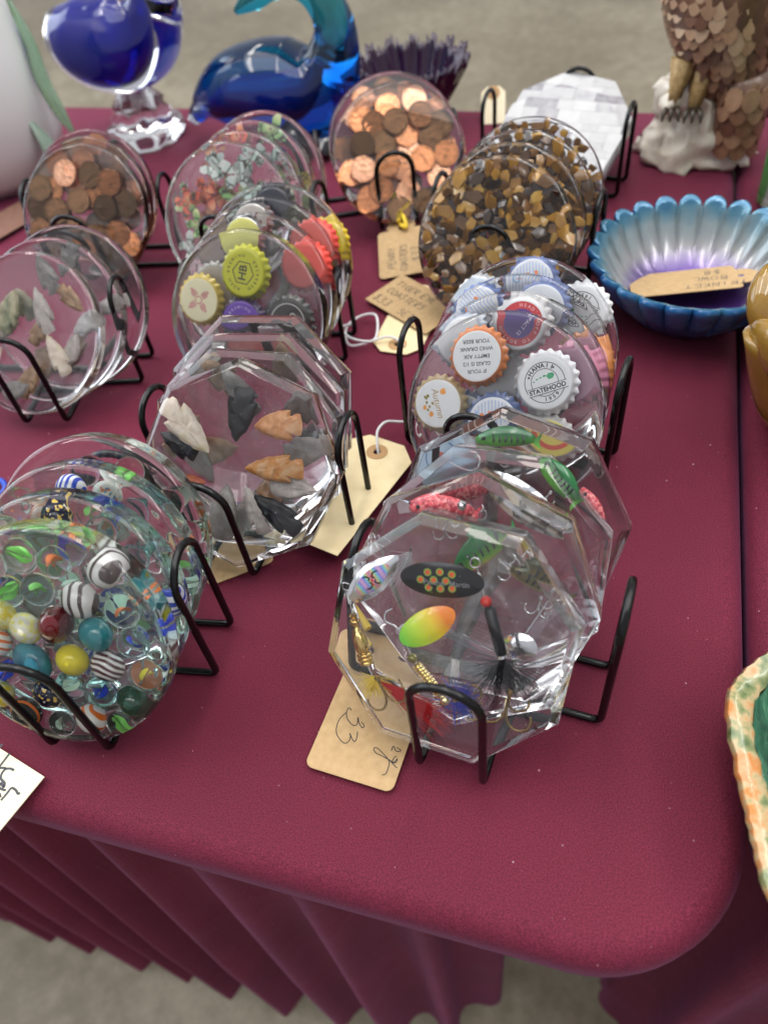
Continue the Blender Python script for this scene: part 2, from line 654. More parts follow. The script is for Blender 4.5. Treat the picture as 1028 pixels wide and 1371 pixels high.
def table_cover(name, label, x0, x1, y0, y1, r, z, skirts, drop=0.030):
    t = thing(name, label, 'tablecloth', T((x0 + x1) / 2, (y0 + y1) / 2, FLOOR_Z))
    off = T(-(x0 + x1) / 2, -(y0 + y1) / 2, -FLOOR_Z)
    mb = MB()
    rings = []
    er = 0.011
    for k in range(7):
        a = PI / 2 * k / 6
        rings.append((er * (1 - math.sin(a)), -er * (1 - math.cos(a))))
    rings.append((0.0008, -drop * 0.75))
    rings.append((0.004, -drop))
    rings.append((0.014, -drop - 0.001))
    n = None
    vs, fs = [], []
    for inset, dz in rings:
        p = round_rect(x0 + inset, x1 - inset, y0 + inset, y1 - inset, max(r - inset, 0.004))
        n = len(p)
        vs += [(q[0], q[1], z + dz) for q in p]
    fs.append(tuple(range(n)))
    for i in range(len(rings) - 1):
        for k in range(n):
            l = (k + 1) % n
            fs.append((i * n + k, (i + 1) * n + k, (i + 1) * n + l, i * n + l))
    mb.add(vs, fs, off)
    put('top_cover', mb, CLOTH, t, sharp=60)
    for path in skirts:
        sk = MB()
        vs, fs = [], []
        P = smooth_path([(q[0], q[1], 0) for q in path['pts']], 10)
        # resample by arc length
        L = [0]
        for a, c in zip(P, P[1:]):
            L.append(L[-1] + (c - a).length)
        step = 0.004
        m_ = int(L[-1] / step)
        idx = 0
        rows = 15
        zt, zb = z - drop + 0.004, path.get('zb', FLOOR_Z + 0.03)
        ph = path.get('ph', 0)
        per = path.get('per', 0.062)
        amp = path.get('amp', 0.017)
        for i in range(m_ + 1):
            s = i * step
            while idx < len(L) - 2 and L[idx + 1] < s:
                idx += 1
            u = (s - L[idx]) / max(L[idx + 1] - L[idx], 1e-9)
            p = P[idx].lerp(P[idx + 1], u)
            tn = (P[idx + 1] - P[idx]).normalized()
            nn = Vector((tn.y, -tn.x, 0))
            wob = noise.noise((s * 7, ph * 3.1, 0.5)) + .45 * noise.noise((s * 21, ph, 2.5))
            w = math.sin(2 * PI * s / per + ph + 1.6 * wob)
            w = math.copysign(abs(w) ** 0.75, w) + .35 * noise.noise((s * 16, ph * 2, 7.1))
            sl = math.cos(2 * PI * s / per + ph + 1.6 * wob)
            for j in range(rows + 1):
                v = j / rows
                a = amp * 1.3 * (0.32 + 0.68 * min(1, v * 1.6)) * (0.8 + 0.4 * noise.noise((s * 11, 3.3, ph)))
                q = p + nn * (w * a - 0.004) + tn * (sl * a * 0.25) + Vector((*path.get('shift', (0, 0)), 0)) * v
                vs.append((q.x, q.y, lerp(zt, zb + 0.006 * noise.noise((s * 9, 1.0, ph)), v)))
        R1 = rows + 1
        for i in range(m_):
            for j in range(rows):
                fs.append((i * R1 + j, i * R1 + j + 1, (i + 1) * R1 + j + 1, (i + 1) * R1 + j))
        sk.add(vs, fs, off)
        put('skirt', sk, CLOTH, t, sharp=180)
    return t


TX0, TX1, TY0, TY1 = -1.05, 0.0790, 0.0645, 0.766
table_cover('tablecloth', 'maroon fitted cloth with pleated skirt covering the table of coasters', TX0, TX1, TY0, TY1, 0.062, 0.0, [
    dict(pts=[(-1.0, 0.088), (-0.6, 0.088), (-0.3, 0.088), (-0.12, 0.092), (-0.055, 0.105), (-0.022, 0.145), (-0.03, 0.20)], ph=0.4),
    dict(pts=[(0.045, 0.26), (0.046, 0.17), (0.053, 0.122), (0.0655, 0.122), (0.068, 0.20), (0.068, 0.45), (0.068, 0.72)], ph=2.0, amp=0.010, shift=(0.045, 0.055)),
])
table_cover('tablecloth', 'maroon cloth on the second table under the amber bowl and green shell dish', 0.0812, 0.95, 0.088, 0.80, 0.05, 0.0005, [
    dict(pts=[(0.100, 0.75), (0.100, 0.4), (0.100, 0.18), (0.115, 0.125), (0.16, 0.105), (0.35, 0.105), (0.9, 0.105)], ph=1.1, amp=0.012, per=0.07),
])

# ------------------------------------------------------------------ wire holders
WR = 0.00175


def holder_frame(L, w, h, z0):
    """one closed wire: two runs under the coasters, a loop standing up at each end"""
    def half(s):
        pts = []
        pts.append((s * (L - 0.006), -s * w, z0))
        for k in range(5):
            a = PI / 2 * k / 4
            pts.append((s * (L - 0.004 + 0.004 * math.sin(a)), -s * w, z0 + 0.004 - 0.004 * math.cos(a)))
        lean = 0.0
        top = h - w
        pts.append((s * (L + lean * top * 0.5), -s * w, top * 0.5))
        for k in range(13):
            a = PI * k / 12
            zz = top + w * math.sin(a)
            pts.append((s * (L + lean * zz), -s * w * math.cos(a), zz))
        pts.append((s * (L + lean * top * 0.5), s * w, top * 0.5))
        for k in range(4, -1, -1):
            a = PI / 2 * k / 4
            pts.append((s * (L - 0.004 + 0.004 * math.sin(a)), s * w, z0 + 0.004 - 0.004 * math.cos(a)))
        pts.append((s * (L - 0.006), s * w, z0))
        return pts
    return MB().tube(half(1) + half(-1), WR, 8, closed=True)


def holder(label, x, y, yaw, L=0.057, w=0.0135, h=0.076, Lf=None):
    t = thing('wire_holder', label, 'coaster holder', T(x, y, 0) @ RZ(yaw), 'black wire coaster holders')
    put('wire_frame', holder_frame(L, w, h, WR + 0.0002), WIRE, t, sharp=80)
    put('wire_frame', holder_frame(Lf or L, w, h, WR + 0.0042), WIRE, t, RZ(PI / 2), sharp=80)
    return t


# ------------------------------------------------------------------ coaster blanks
def edge_slot(me):
    """moulded side walls are a little less polished than the two faces"""
    me.materials.append(RESIN)
    me.materials.append(RESIN_EDGE)
    for p in me.polygons:
        if abs(p.normal.z) < .6:
            p.material_index = 1
    return me


def disc_mesh(R, t, rr, seg=96):
    prof = [(0, 0)]
    for k in range(7):
        a = PI / 2 * k / 6
        prof.append((R - rr + rr * math.sin(a), -rr + rr * math.cos(a)))
    for k in range(7):
        a = PI / 2 * k / 6
        prof.append((R - rr + rr * math.cos(a), -t + rr - rr * math.sin(a)))
    prof.append((0, -t))
    mb = MB().lathe(prof, seg).fix()
    return edge_slot(mb.mesh('slab', True, 30))


def oct_mesh(R, t, bev, n=8, chamfer=0.0042):
    """octagonal block: wide chamfer round the front face, small bevels elsewhere"""
    bm = bmesh.new()
    rings = []
    for r, z in ((R - chamfer, 0), (R, -chamfer * .80), (R, -t)):
        rings.append([bm.verts.new((r * math.sin(PI / n + 2 * PI * i / n), r * math.cos(PI / n + 2 * PI * i / n), z)) for i in range(n)])
    bm.faces.new(rings[0])
    bm.faces.new(list(reversed(rings[-1])))
    for a_, c_ in zip(rings, rings[1:]):
        for i in range(n):
            j = (i + 1) % n
            bm.faces.new((a_[i], c_[i], c_[j], a_[j]))
    bmesh.ops.recalc_face_normals(bm, faces=bm.faces)
    bmesh.ops.bevel(bm, geom=list(bm.edges), offset=bev * .6, segments=2, profile=0.5, affect='EDGES')
    me = bpy.data.meshes.new('slab')
    bm.to_mesh(me)
    bm.free()
    me.polygons.foreach_set('use_smooth', [True] * len(me.polygons))
    me.set_sharp_from_angle(angle=RAD(25))
    return edge_slot(me)


RB = 0.050          # radius of the round coasters
RO = 0.0535         # circumradius of the octagons
ZB = 0.0084         # where they rest on the wires


class Coaster:
    """local axes: X across, Y up the face, Z out of the face; Z = 0 is the front face; contents in millimetres"""

    def __init__(self, kind, label, group, x, y, yaw, lean, t, mesh, mat=RESIN, spin=0.0, R=None):
        self.t = t * 1000
        R = R or (RB if kind == 'round' else RO)
        if kind == 'round':
            rest = R
        else:
            rest = max(-R * math.cos(PI / 8 + spin + 2 * PI * i / 8) for i in range(8))
        self.R = R * 1000
        zc = ZB + rest * math.cos(lean) + (t if False else 0)
        X = Vector((math.cos(yaw), math.sin(yaw), 0))
        Z = Vector((math.sin(yaw) * math.cos(lean), -math.cos(yaw) * math.cos(lean), math.sin(lean)))
        Y = Z.cross(X)
        c = Vector((x, y, zc + t * math.sin(lean)))
        base = c - Y * rest
        M = Matrix(((X.x, Y.x, Z.x, base.x), (X.y, Y.y, Z.y, base.y), (X.z, Y.z, Z.z, base.z), (0, 0, 0, 1)))
        self.o = thing('coaster', label, 'coaster', M, group)
        self.off = T(0, rest, 0)
        self.slab = put_m('slab', mesh, mat, self.o, self.off @ RZ(-spin))
        self.spin = spin

    def M(self, x, y, z=0.0, rot=0.0):
        return self.off @ T(x * .001, y * .001, z * .001) @ RZ(rot)

    def put(self, name, mb, mat, x=0, y=0, z=0, rot=0.0, smooth=True, sharp=35.0, scale=0.001):
        return put(name, mb, mat, self.o, self.M(x, y, z, rot) @ S(scale), smooth, sharp)

    def inst(self, name, me, mat, M):
        return put_m(name, me, mat, self.o, self.off @ M)

    def bubbles(self, n, seed, zr=(0.6, 3.0)):
        r = random.Random(seed)
        mb = MB()
        for i in range(n):
            a = r.uniform(0, 2 * PI)
            d = self.R * 0.84 * math.sqrt(r.random())
            s = r.choice((.10, .13, .16, .22))
            mb.ball((d * math.cos(a), d * math.sin(a), -r.uniform(*zr)), s, 6, 4)
        o = self.put('air_bubbles', mb, BUBBLE)
        o['kind'] = 'stuff'


ORD = ['front coaster', 'second coaster', 'third coaster', 'rear coaster']


def stack(kind, n, p0, p1, t, mesh, what, group, labels=None, mat=RESIN, spins=None, R=None):
    out = []
    for i in range(n):
        u = i / max(n - 1, 1)
        x, y = lerp(p0[0], p1[0], u), lerp(p0[1], p1[1], u)
        yaw, lean = lerp(p0[2], p1[2], u), lerp(p0[3], p1[3], u)
        lab = labels[i] if labels else '%s of the %s' % (ORD[i] if i < n - 1 else ORD[3], what)
        out.append(Coaster(kind, lab, group, x, y, yaw, lean, t, mesh, mat, (spins[i] if spins else 0.0), R))
    return out


# ------------------------------------------------------------------ holders
holder('black wire holder carrying the round marble coasters', -0.206, 0.150, RAD(8), L=0.050, Lf=0.056, h=0.077)
holder('black wire holder carrying the octagonal fishing lure coasters', -0.0325, 0.176, RAD(-5), L=0.053, Lf=0.0565, h=0.078)
holder('black wire holder carrying the octagonal arrowhead coasters', -0.1685, 0.2525, RAD(-2), L=0.0535, Lf=0.0545, h=0.071)
holder('black wire holder carrying the coasters of white beer caps', -0.0460, 0.3140, RAD(-9), L=0.0565, h=0.075)
holder('black wire holder carrying the coasters with the yellow hexagon cap', -0.2150, 0.3870, RAD(4), L=0.051, Lf=0.057, h=0.062)
holder('black wire holder carrying the round arrowhead coasters', -0.3460, 0.3390, RAD(12), L=0.051, Lf=0.056, h=0.070)
holder('black wire holder carrying the penny coasters beside the white vase', -0.386, 0.478, RAD(9), L=0.054, h=0.066)
holder('black wire holder carrying the paper butterfly coasters', -0.264, 0.490, RAD(-4), L=0.053, h=0.064)
holder('black wire holder with a yellow string, carrying penny coasters', -0.188, 0.585, RAD(22), L=0.054, h=0.064)
holder('black wire holder carrying the tiger eye chip coasters', -0.071, 0.492, RAD(-9), L=0.055, h=0.066)
holder('black wire holder carrying the white pearl mosaic coasters', -0.062, 0.626, RAD(-11), L=0.056, h=0.066)

# ------------------------------------------------------------------ small parts cast in the resin
SPHERE = MB().ball((0, 0, 0), 1.0, 24, 14).fix().mesh('marble_ball', True, 180)


def blade_geo(outline, dome, rings=4):
    """thin domed sheet with two sides"""
    n = len(outline)
    cx = sum(p[0] for p in outline) / n
    cy_ = sum(p[1] for p in outline) / n
    mb = MB()
    for side in (1, -1):
        vs, fs = [], []
        for k in range(rings):
            s = 1 - k / rings
            for p in outline:
                vs.append((cx + (p[0] - cx) * s, cy_ + (p[1] - cy_) * s, dome * (1 - s * s) + side * 0.2))
        vs.append((cx, cy_, dome + side * 0.2))
        for k in range(rings - 1):
            for i in range(n):
                j = (i + 1) % n
                fs.append((k * n + i, k * n + j, (k + 1) * n + j, (k + 1) * n + i))
        for i in range(n):
            fs.append(((rings - 1) * n + i, (rings - 1) * n + (i + 1) % n, len(vs) - 1))
        mb.add(vs, fs if side == 1 else [tuple(reversed(f)) for f in fs])
    o2 = rings * n + 1
    mb.f += [(i, o2 + i, o2 + (i + 1) % n, (i + 1) % n) for i in range(n)]
    return mb


def oval(a, b, n=36, point=0.0):
    pts = []
    for i in range(n):
        t = 2 * PI * i / n
        x, y = math.cos(t), math.sin(t)
        y *= 1 - point * max(0, x) ** 1.5
        pts.append((a * x, b * y))
    return pts


def gradient(name, stops, x0, x1, axis=0, rough=0.2, metal=0.0, coat=0.5, wob=0.0):
    if name in MATS:
        return MATS[name]
    m, nt, b = new_mat(name)
    tc = nt.nodes.new('ShaderNodeTexCoord')
    sp = nt.nodes.new('ShaderNodeSeparateXYZ')
    nt.links.new(tc.outputs['Object'], sp.inputs[0])
    mr = N(nt, 'ShaderNodeMapRange')
    mr.inputs['From Min'].default_value = x0
    mr.inputs['From Max'].default_value = x1
    src = sp.outputs[axis]
    if wob:
        nz = N(nt, 'ShaderNodeTexNoise', Scale=0.35, Detail=3.0)
        nt.links.new(tc.outputs['Object'], nz.inputs['Vector'])
        ma = N(nt, 'ShaderNodeMath', operation='MULTIPLY_ADD')
        nt.links.new(nz.outputs['Fac'], ma.inputs[0])
        ma.inputs[1].default_value = wob
        nt.links.new(src, ma.inputs[2])
        src = ma.outputs[0]
    nt.links.new(src, mr.inputs['Value'])
    r = ramp(nt, stops)
    nt.links.new(mr.outputs[0], r.inputs[0])
    nt.links.new(r.outputs[0], b.inputs['Base Color'])
    b.inputs['Roughness'].default_value = rough
    b.inputs['Metallic'].default_value = metal
    b.inputs['Coat Weight'].default_value = coat
    MATS[name] = m
    return m


def hair(mb, root, d0, length, n, spread, r=0.09, curl=0.3, seed=1, zs=0.5):
    """a tuft of thin fibres fanning out from root"""
    rr = random.Random(seed)
    d0 = Vector((*d0, 0)).normalized()
    for i in range(n):
        a = rr.gauss(0, spread)
        d = Vector((d0.x * math.cos(a) - d0.y * math.sin(a), d0.x * math.sin(a) + d0.y * math.cos(a), rr.uniform(-zs, zs) * 0.5)).normalized()
        L = length * rr.uniform(0.55, 1.1)
        side = Vector((-d.y, d.x, 0)) * rr.uniform(-curl, curl)
        p0 = Vector((root[0] + rr.uniform(-.5, .5), root[1] + rr.uniform(-.5, .5), root[2] + rr.uniform(-.5, .5)))
        pts = [p0 + d * L * t + side * L * t * t for t in (0, .35, .7, 1)]
        mb.tube(pts, [r, r, r * 0.8, r * 0.35], 3, cap=False)
    return mb


def hook_path(x, y, d, size, z, flip=1):
    """one bend of a hook: shank along d, curl to the side"""
    dx, dy = d
    px, py = -dy * flip, dx * flip
    pts = [(0, 0), (.55, .02), (.85, .12), (1.0, .34), (.93, .58), (.72, .70), (.50, .66)]
    return [(x + size * (a * dx + b_ * px), y + size * (a * dy + b_ * py), z) for a, b_ in pts]


def treble(part, x, y, d, size, z, mat, r=0.38):
    mb = MB()
    l = math.hypot(*d)
    d = (d[0] / l, d[1] / l)
    mb.tube(smooth_path(hook_path(x, y, d, size, z, 1), 5), [r] * 30 + [r * .2], 6)
    mb.tube(smooth_path(hook_path(x, y, d, size, z, -1), 5), [r] * 30 + [r * .2], 6)
    q = hook_path(x, y, d, size, z, 1)
    mb.tube(smooth_path([(x + (p[0] - x) * .75 + d[0] * .1, y + (p[1] - y) * .55 + d[1] * .1, z - abs(i) * size * .1) for i, p in enumerate(q)], 5), r, 6)
    mb.tube([(x + r * 2 * math.cos(t), y + r * 2 * math.sin(t), z) for t in [2 * PI * k / 10 for k in range(10)]], r * .8, 6, closed=True)
    return put('treble_hook', mb, mat, part, sharp=80)


def wire_loop(mb, x, y, z, r, w=0.28):
    return mb.tube([(x + r * math.cos(2 * PI * k / 14), y + r * math.sin(2 * PI * k / 14), z) for k in range(14)], w, 6, closed=True)


HOLO = None


def holo_material():
    m, nt, b = new_mat('holographic_foil')
    tc = nt.nodes.new('ShaderNodeTexCoord')
    w = N(nt, 'ShaderNodeTexWave', Scale=0.035, Distortion=1.2)
    nt.links.new(tc.outputs['Object'], w.inputs['Vector'])
    r = ramp(nt, [(0, (.8, .35, .5)), (.25, (.85, .75, .3)), (.45, (.35, .8, .6)), (.65, (.3, .65, .95)), (.85, (.4, .35, .9)), (1, (.8, .5, .8))])
    nt.links.new(w.outputs['Fac'], r.inputs[0])
    nt.links.new(r.outputs[0], b.inputs['Base Color'])
    b.inputs['Metallic'].default_value = 0.85
    b.inputs['Roughness'].default_value = 0.22
    b.inputs['Thin Film Thickness'].default_value = 420
    return m


HOLO = holo_material()
FIRE_BLADE = gradient('fire_blade', [(0, (.10, .72, .06)), (.35, (.62, .85, .04)), (.6, (.95, .72, .03)), (.8, (1.0, .27, .02))], -14, 14, rough=0.25)
FIRETIGER = gradient('firetiger_paint', [(0, (.95, .28, .03)), (.3, (.85, .75, .08)), (.55, (.25, .62, .08)), (.9, (.03, .25, .06))], -6, 6, 1, wob=4)
OLIVE = gradient('olive_gold_paint', [(0, (.65, .50, .12)), (.5, (.32, .27, .06)), (1, (.04, .05, .02))], -5, 5, 1, wob=3, metal=.4)
REDSCALE = noisy('red_scale_paint', [(0, (.45, .03, .05)), (.35, (.70, .09, .11)), (.7, (.80, .22, .22))], 0.9, 0.25, vor=True)
GREENLURE = gradient('green_lure_paint', [(0, (.75, .80, .10)), (.4, (.15, .5, .05)), (1, (.01, .12, .03))], -5, 5, 1, wob=4)
BLKP = plain('black_lacquer', (.003, .003, .004), .12)
REDP = plain('red_paint', (.62, .03, .02), .25, coat=.3)
GREENP = plain('green_ring_paint', (.22, .40, .05), .3)
CLEARP = plain('clear_plastic', (.93, .95, .95), .05, 0, .85, 1.12)


def lure_fish(c, x, y, z, rot, L, W, mat, name='fish_lure', hooks=True, lip=True, stripes=True):
    n = 14
    path, rad = [], []
    for i in range(n):
        u = i / (n - 1)
        path.append((L * (u - .5), 0.08 * L * math.sin(u * 2.6), 0))
        rad.append(max(.15, W * .5 * math.sin(PI * (0.06 + 0.88 * u)) ** .7))
    p = c.put(name, MB().tube(path, rad, 14, flat=.55).fix(), mat, x, y, z, rot, sharp=180)
    tail = MB().prism([(L * .46, .5), (L * .62, W * .42), (L * .57, 0), (L * .60, -W * .36), (L * .46, -.5)], -.4, .4)
    put('tail', tail, mat, p)
    put('eye', MB().ball((-L * .36, W * .12, W * .2), W * .10, 10, 8), BLKP, p, sharp=180)
    if lip:
        put('lip', MB().prism([(-L * .47, -1.6), (-L * .66, -2.8), (-L * .70, 0), (-L * .66, 2.0), (-L * .47, 1.2)], -.5, .5), CLEARP, p)
    if stripes:
        s = MB()
        for k in range(6):
            xx = L * (-.2 + k * .1)
            s.tube([(xx, W * .30, W * .20), (xx + .6, W * .12, W * .30), (xx + .3, -W * .04, W * .31)], .42, 5)
        put('stripe', s, BLKP, p)
    if hooks:
        treble(p, L * .1, -W * .5, (.2, -1), 7, -.5, CHROME, .28)
    return p


# ---- fishing lures --------------------------------------------------
OCT_B = oct_mesh(0.0520, 0.0155, 0.0007)
GB = 'octagonal fishing lure coasters in one holder'
B = stack('oct', 4, (-0.0442, 0.1495, -0.07, 0.645), (-0.0318, 0.2085, -0.07, 0.66), 0.0155, OCT_B, '', GB, [
    'thick clear octagonal coaster holding black, silver and orange spinner lures',
    'thick clear octagonal coaster with a green and orange fish lure, behind the spinners',
    'thick clear octagonal coaster with a silver diamond spoon, third of the lure stack',
    'thick clear octagonal coaster with a green lure, rear of the lure stack'], spins=[0.05, 0.33, -0.04, 0.2], R=0.052)
c = B[0]
# silver leaf spinner with brass body and red tail
sh = MB()
wire_loop(sh, -43.4, 12.4, -5, 1.5)
sh.tube([(-43.2, 11, -5), (-40, 2, -5), (-31, -18.5, -5), (-28, -23, -5)], .32, 6)
for k in range(5):
    wire_loop(sh, -42.6 + k * .25, 9.5 - k * .8, -5, .75, .25)
p = c.put('spinner_lure', sh, CHROME, sharp=80)
bl = put('blade', blade_geo(oval(14.2, 6.0, 40, .55), 1.6), plain('silver_blade', (.80, .81, .83), .13, 1.0), p, T(-32.6, 18.9, -4) @ RZ(RAD(52)))
fo = put('foil', blade_geo(oval(9.2, 4.0, 30, .5), .6, 2), HOLO, p, T(-32.6, 18.9, -2.0) @ RZ(RAD(52)))
mk = MB()
for s in (-1, 1):
    for k in (-1, 1):
        mk.tube(smooth_path([(k * 3.4 + .6 * s, s * 2.3, .0), (k * 1.9, s * 2.5, .1), (k * .8, s * 1.2, .2), (k * 1.6, s * .35, .25)], 4), .28, 4)
put('painted_mark', mk, BLKP, p, T(-32.8, 18.5, -1.3) @ RZ(RAD(40)))
mk = MB()
for k in range(3):
    mk.prism([(-2.6 + k * 1.7, 0), (-1.8 + k * 1.7, .75), (-1.0 + k * 1.7, 0), (-1.8 + k * 1.7, -.75)], -.05, .05)
put('painted_mark', mk, REDP, p, T(-32.8, 18.5, -1.15) @ RZ(RAD(105)))
bb = MB().lathe([(0, 0), (1.1, .3), (1.6, 1.2), (.9, 2.2), (1.9, 3.2), (2.0, 4.0), (1.0, 5.2), (.8, 6.0), (1.7, 7.5), (2.3, 10), (2.5, 13), (2.3, 16), (1.9, 17), (2.6, 17.6), (2.6, 18.6), (2.1, 18.9), (2.6, 19.3), (2.5, 20.3), (2.0, 20.6), (2.4, 21.0), (2.2, 22.2), (0, 22.4)], 18)
ang = math.atan2(-18.7 - 2.0, -30.9 + 40.0)
put('body', bb, BRASS, p, T(-40, 2, -5) @ RZ(ang) @ RY(PI / 2) @ Matrix.Diagonal((1.3, 1.3, 1, 1)), sharp=60)
put('tail_hair', hair(MB(), (-27.5, -23, -5), (.1, -1), 9.5, 120, .75, .14, .4, 3), plain('yellow_hackle', (.85, .62, .06), .6), p)
put('tail_hair', hair(MB(), (-26, -23.5, -5), (1, -.40), 33, 190, .10, .14, .10, 4, .12), plain('red_hackle', (.62, .015, .02), .6), p)
treble(p, -26, -23, (.55, -.75), 12.5, -4.2, BRONZE, .5)
# black oval spinner: blade with dots, black body, black hackle
sh = MB()
wire_loop(sh, 6.0, 33.5, -5, 2.0)
sh.tube([(7.2, 31.5, -5), (12.2, 19.5, -5), (21.5, 0, -5)], .33, 6)
for k in range(5):
    wire_loop(sh, 8.0 + k * .3, 28.8 - k * .8, -4.6, .95, .3)
p = c.put('spinner_lure', sh, CHROME, sharp=80)
put('blade', blade_geo(oval(16.6, 7.0), 1.5), BLKP, p, T(-5.6, 24.2, -4.2) @ RZ(RAD(7)))
gr, rd = MB(), MB()
for (dx, dy) in ((-11.3, 26.4), (-6.6, 27.5), (-1.9, 27.5), (-13.7, 22.9), (-8.5, 23.9), (-3.7, 24.6), (-10.1, 20.4), (-5.4, 21.0), (-0.9, 22.1)):
    qx, qy = (dx + 5.6) / 16.6, (dy - 24.2) / 7.0
    zz = -4.2 + .45 + 1.5 * (1 - min(1, qx * qx + qy * qy))
    gr.prism(circle(1.55, 18, dx, dy), zz - .1, zz)
    rd.prism(circle(1.0, 16, dx, dy), zz, zz + .12)
put('painted_dot', gr, GREENP, p, smooth=False)
put('painted_dot', rd, plain('orange_dot', (.75, .10, .02), .3), p, smooth=False)
v, f = text_geo('Panther Martin', 3.0, .01)
put('lettering', MB().add(v, f), plain('dull_silver_ink', (.30, .30, .31), .3, .8), p, T(-3.4, 23.6, -2.2) @ RZ(RAD(8)))
put('bead', MB().ball((12.4, 19.4, -5), 2.3, 16, 10), REDP, p, sharp=180)
put('body', MB().tube([(13.4, 17.9, -5), (14.2, 16.5, -5), (21.3, .5, -5), (21.7, -.6, -5)], [1.2, 2.4, 2.3, 1.9], 14), plain('black_tube', (.012, .012, .014), .45), p, sharp=60)
put('collar', MB().tube([(21.6, -.3, -5), (22.1, -1.4, -5)], 2.0, 12), CHROME, p, sharp=60)
tl = hair(MB(), (22.3, -2.5, -5), (.25, -1), 19, 230, .75, .13, .25, 5)
tl.tube([(21.9, -1, -5), (22.6, -4, -5)], [1.9, 1.0], 10)
put('tail_hair', tl, plain('black_hackle', (.008, .008, .010), .5), p)
mb_ = MB().tube([(27.2, -13.5, -4), (26.2, -25, -4)], [1.0, .5], 8)
put('hook_shank', mb_, BRASS, p)
treble(p, 27, -14, (-.04, -1), 14.5, -3.6, BRONZE, .55)
# green to orange blade spinner with ridged gold body and blue tail
sh = MB()
sh.tube(smooth_path([(-16.5, -5, -5), (-18, -3.6, -4.3), (-16.8, -2.0, -4), (-15.2, -3.2, -4.4), (-16.5, -5, -5)], 4), .28, 6)
sh.tube([(-16.5, -5, -5), (-12.7, -10.9, -5), (2.3, -24.8, -5), (6.5, -23, -5)], .3, 6)
p = c.put('spinner_lure', sh, CHROME, sharp=80)
put('blade', blade_geo(oval(13.2, 6.6, 36, .12), 1.8), FIRE_BLADE, p, T(-8.6, 4.3, -3.8) @ RZ(RAD(43)))
put('bead', MB().ball((-12.9, -10.7, -5), 2.2, 14, 10), plain('olive_bead', (.22, .20, .07), .15, .6), p, sharp=180)
prof = [(0, 0), (1.6, .1)]
for k in range(11):
    prof += [(2.1, .5 + k * 1.45), (1.6, 1.2 + k * 1.45)]
prof += [(1.7, 16.6), (0, 16.8)]
a2 = math.atan2(-24.3 + 13.0, 2.0 + 11.0)
put('body', MB().lathe(prof, 16), GOLDM, p, T(-11.3, -12.7, -5) @ RZ(a2) @ RY(PI / 2) @ Matrix.Diagonal((1.25, 1.25, 1, 1)), sharp=50)
put('bead', MB().ball((2.6, -24.8, -5), 2.2, 14, 10), GOLDM, p, sharp=180)
put('tail_hair', hair(MB(), (6.5, -23.5, -5), (1, .35), 10.5, 170, .95, .14, .3, 6), plain('blue_hackle', (.015, .04, .50), .55), p)
treble(p, 6.5, -23, (1, .1), 10.5, -4, BRONZE, .5)
sh = MB()
sh.tube(smooth_path([(-17, -3, -6), (-22, .5, -6.5), (-26, 1.5, -6.5), (-26.5, 5, -6.5), (-24, 7.5, -6.5)], 5), .36, 6)
for k in range(4):
    wire_loop(sh, -20 + k * .6, -1.2 + k * .8, -6, 1.0, .25)
put('swivel', sh, CHROME, p)
c.bubbles(150, 11, (1, 6))

c = B[1]
lure_fish(c, 4, 20, -6, RAD(46), 27, 11.5, FIRETIGER)
lure_fish(c, 26, 12, -7, RAD(-16), 24, 9, OLIVE)
lure_fish(c, -16, 33, -6, RAD(5), 26, 9, REDSCALE, stripes=False)
p = c.put('spoon_lure', MB().tube([(24, -8, -6), (33, 14, -6)], .3, 6), CHROME)
put('spoon', blade_geo(oval(6.6, 5.4), 1.6), CHROME, p, T(23, -13, -6))
p = c.put('jig_lure', MB().tube([(-24, 16, -6), (-26, 8, -6)], .5, 6), CHROME)
put('tail_hair', hair(MB(), (-24, 14, -6), (-.4, -1), 15, 90, .35, .08, .2, 8), plain('white_hackle', (.70, .70, .72), .6), p)
c.put('snap', MB().ball((-8, 37, -5), 2.2, 12, 8), CHROME, sharp=180)
c = B[2]
DIA = noisy('diamond_foil', [(0, (.20, .21, .22)), (.3, (.75, .77, .80)), (.65, (.45, .47, .50)), (.85, (.9, .92, .95))], 0.42, 0.15, metal=.9, vor=True)
p = c.put('spoon_lure', blade_geo(oval(21, 7.5, 36, .4), 2), DIA, 12, 28, -5, RAD(-28))
lure_fish(c, 22, 40, -6, RAD(-42), 21, 10, GREENLURE, lip=False)
lure_fish(c, -14, 26, -7, RAD(20), 26, 9, REDSCALE, stripes=False, lip=False)
c.put('hook', MB().tube(smooth_path(hook_path(-22, 40, (.9, -.3), 12, -5), 5), .35, 6), CHROME)
c = B[3]
lure_fish(c, -6, 37, -6, RAD(8), 25, 9, GREENLURE)
lure_fish(c, 33, 14, -7, RAD(-60), 20, 8, REDSCALE, stripes=False, lip=False, hooks=False)
p = c.put('spoon_lure', blade_geo(oval(13, 5.5, 30, .3), 1.5), plain('pale_blue_blade', (.45, .62, .75), .2, .7), -26, 20, -6, RAD(30))

# ---- marbles ---------------------------------------------------------
DISC_A = disc_mesh(RB, 0.0142, 0.0040)
GA = 'round marble coasters in one holder'
A = stack('round', 4, (-0.201, 0.116, 0.14, 0.52), (-0.208, 0.1665, 0.19, 0.60), 0.0142, DISC_A, '', GA, [
    'round clear coaster of mixed marbles with a dark red one, front of its stack',
    'round clear coaster of marbles with a gold flecked navy one, second in its stack',
    'round clear coaster of glass marbles, third in the marble stack',
    'round clear coaster with orange and white swirl marbles, last of its stack'], mat=RESIN_GREEN)
MG = plain('marble_glass', (.90, .97, .93), 0.0, 0, 1.0, 1.07)
MGB = plain('marble_glass_blue', (.70, .88, .92), 0.0, 0, 1.0, 1.07)


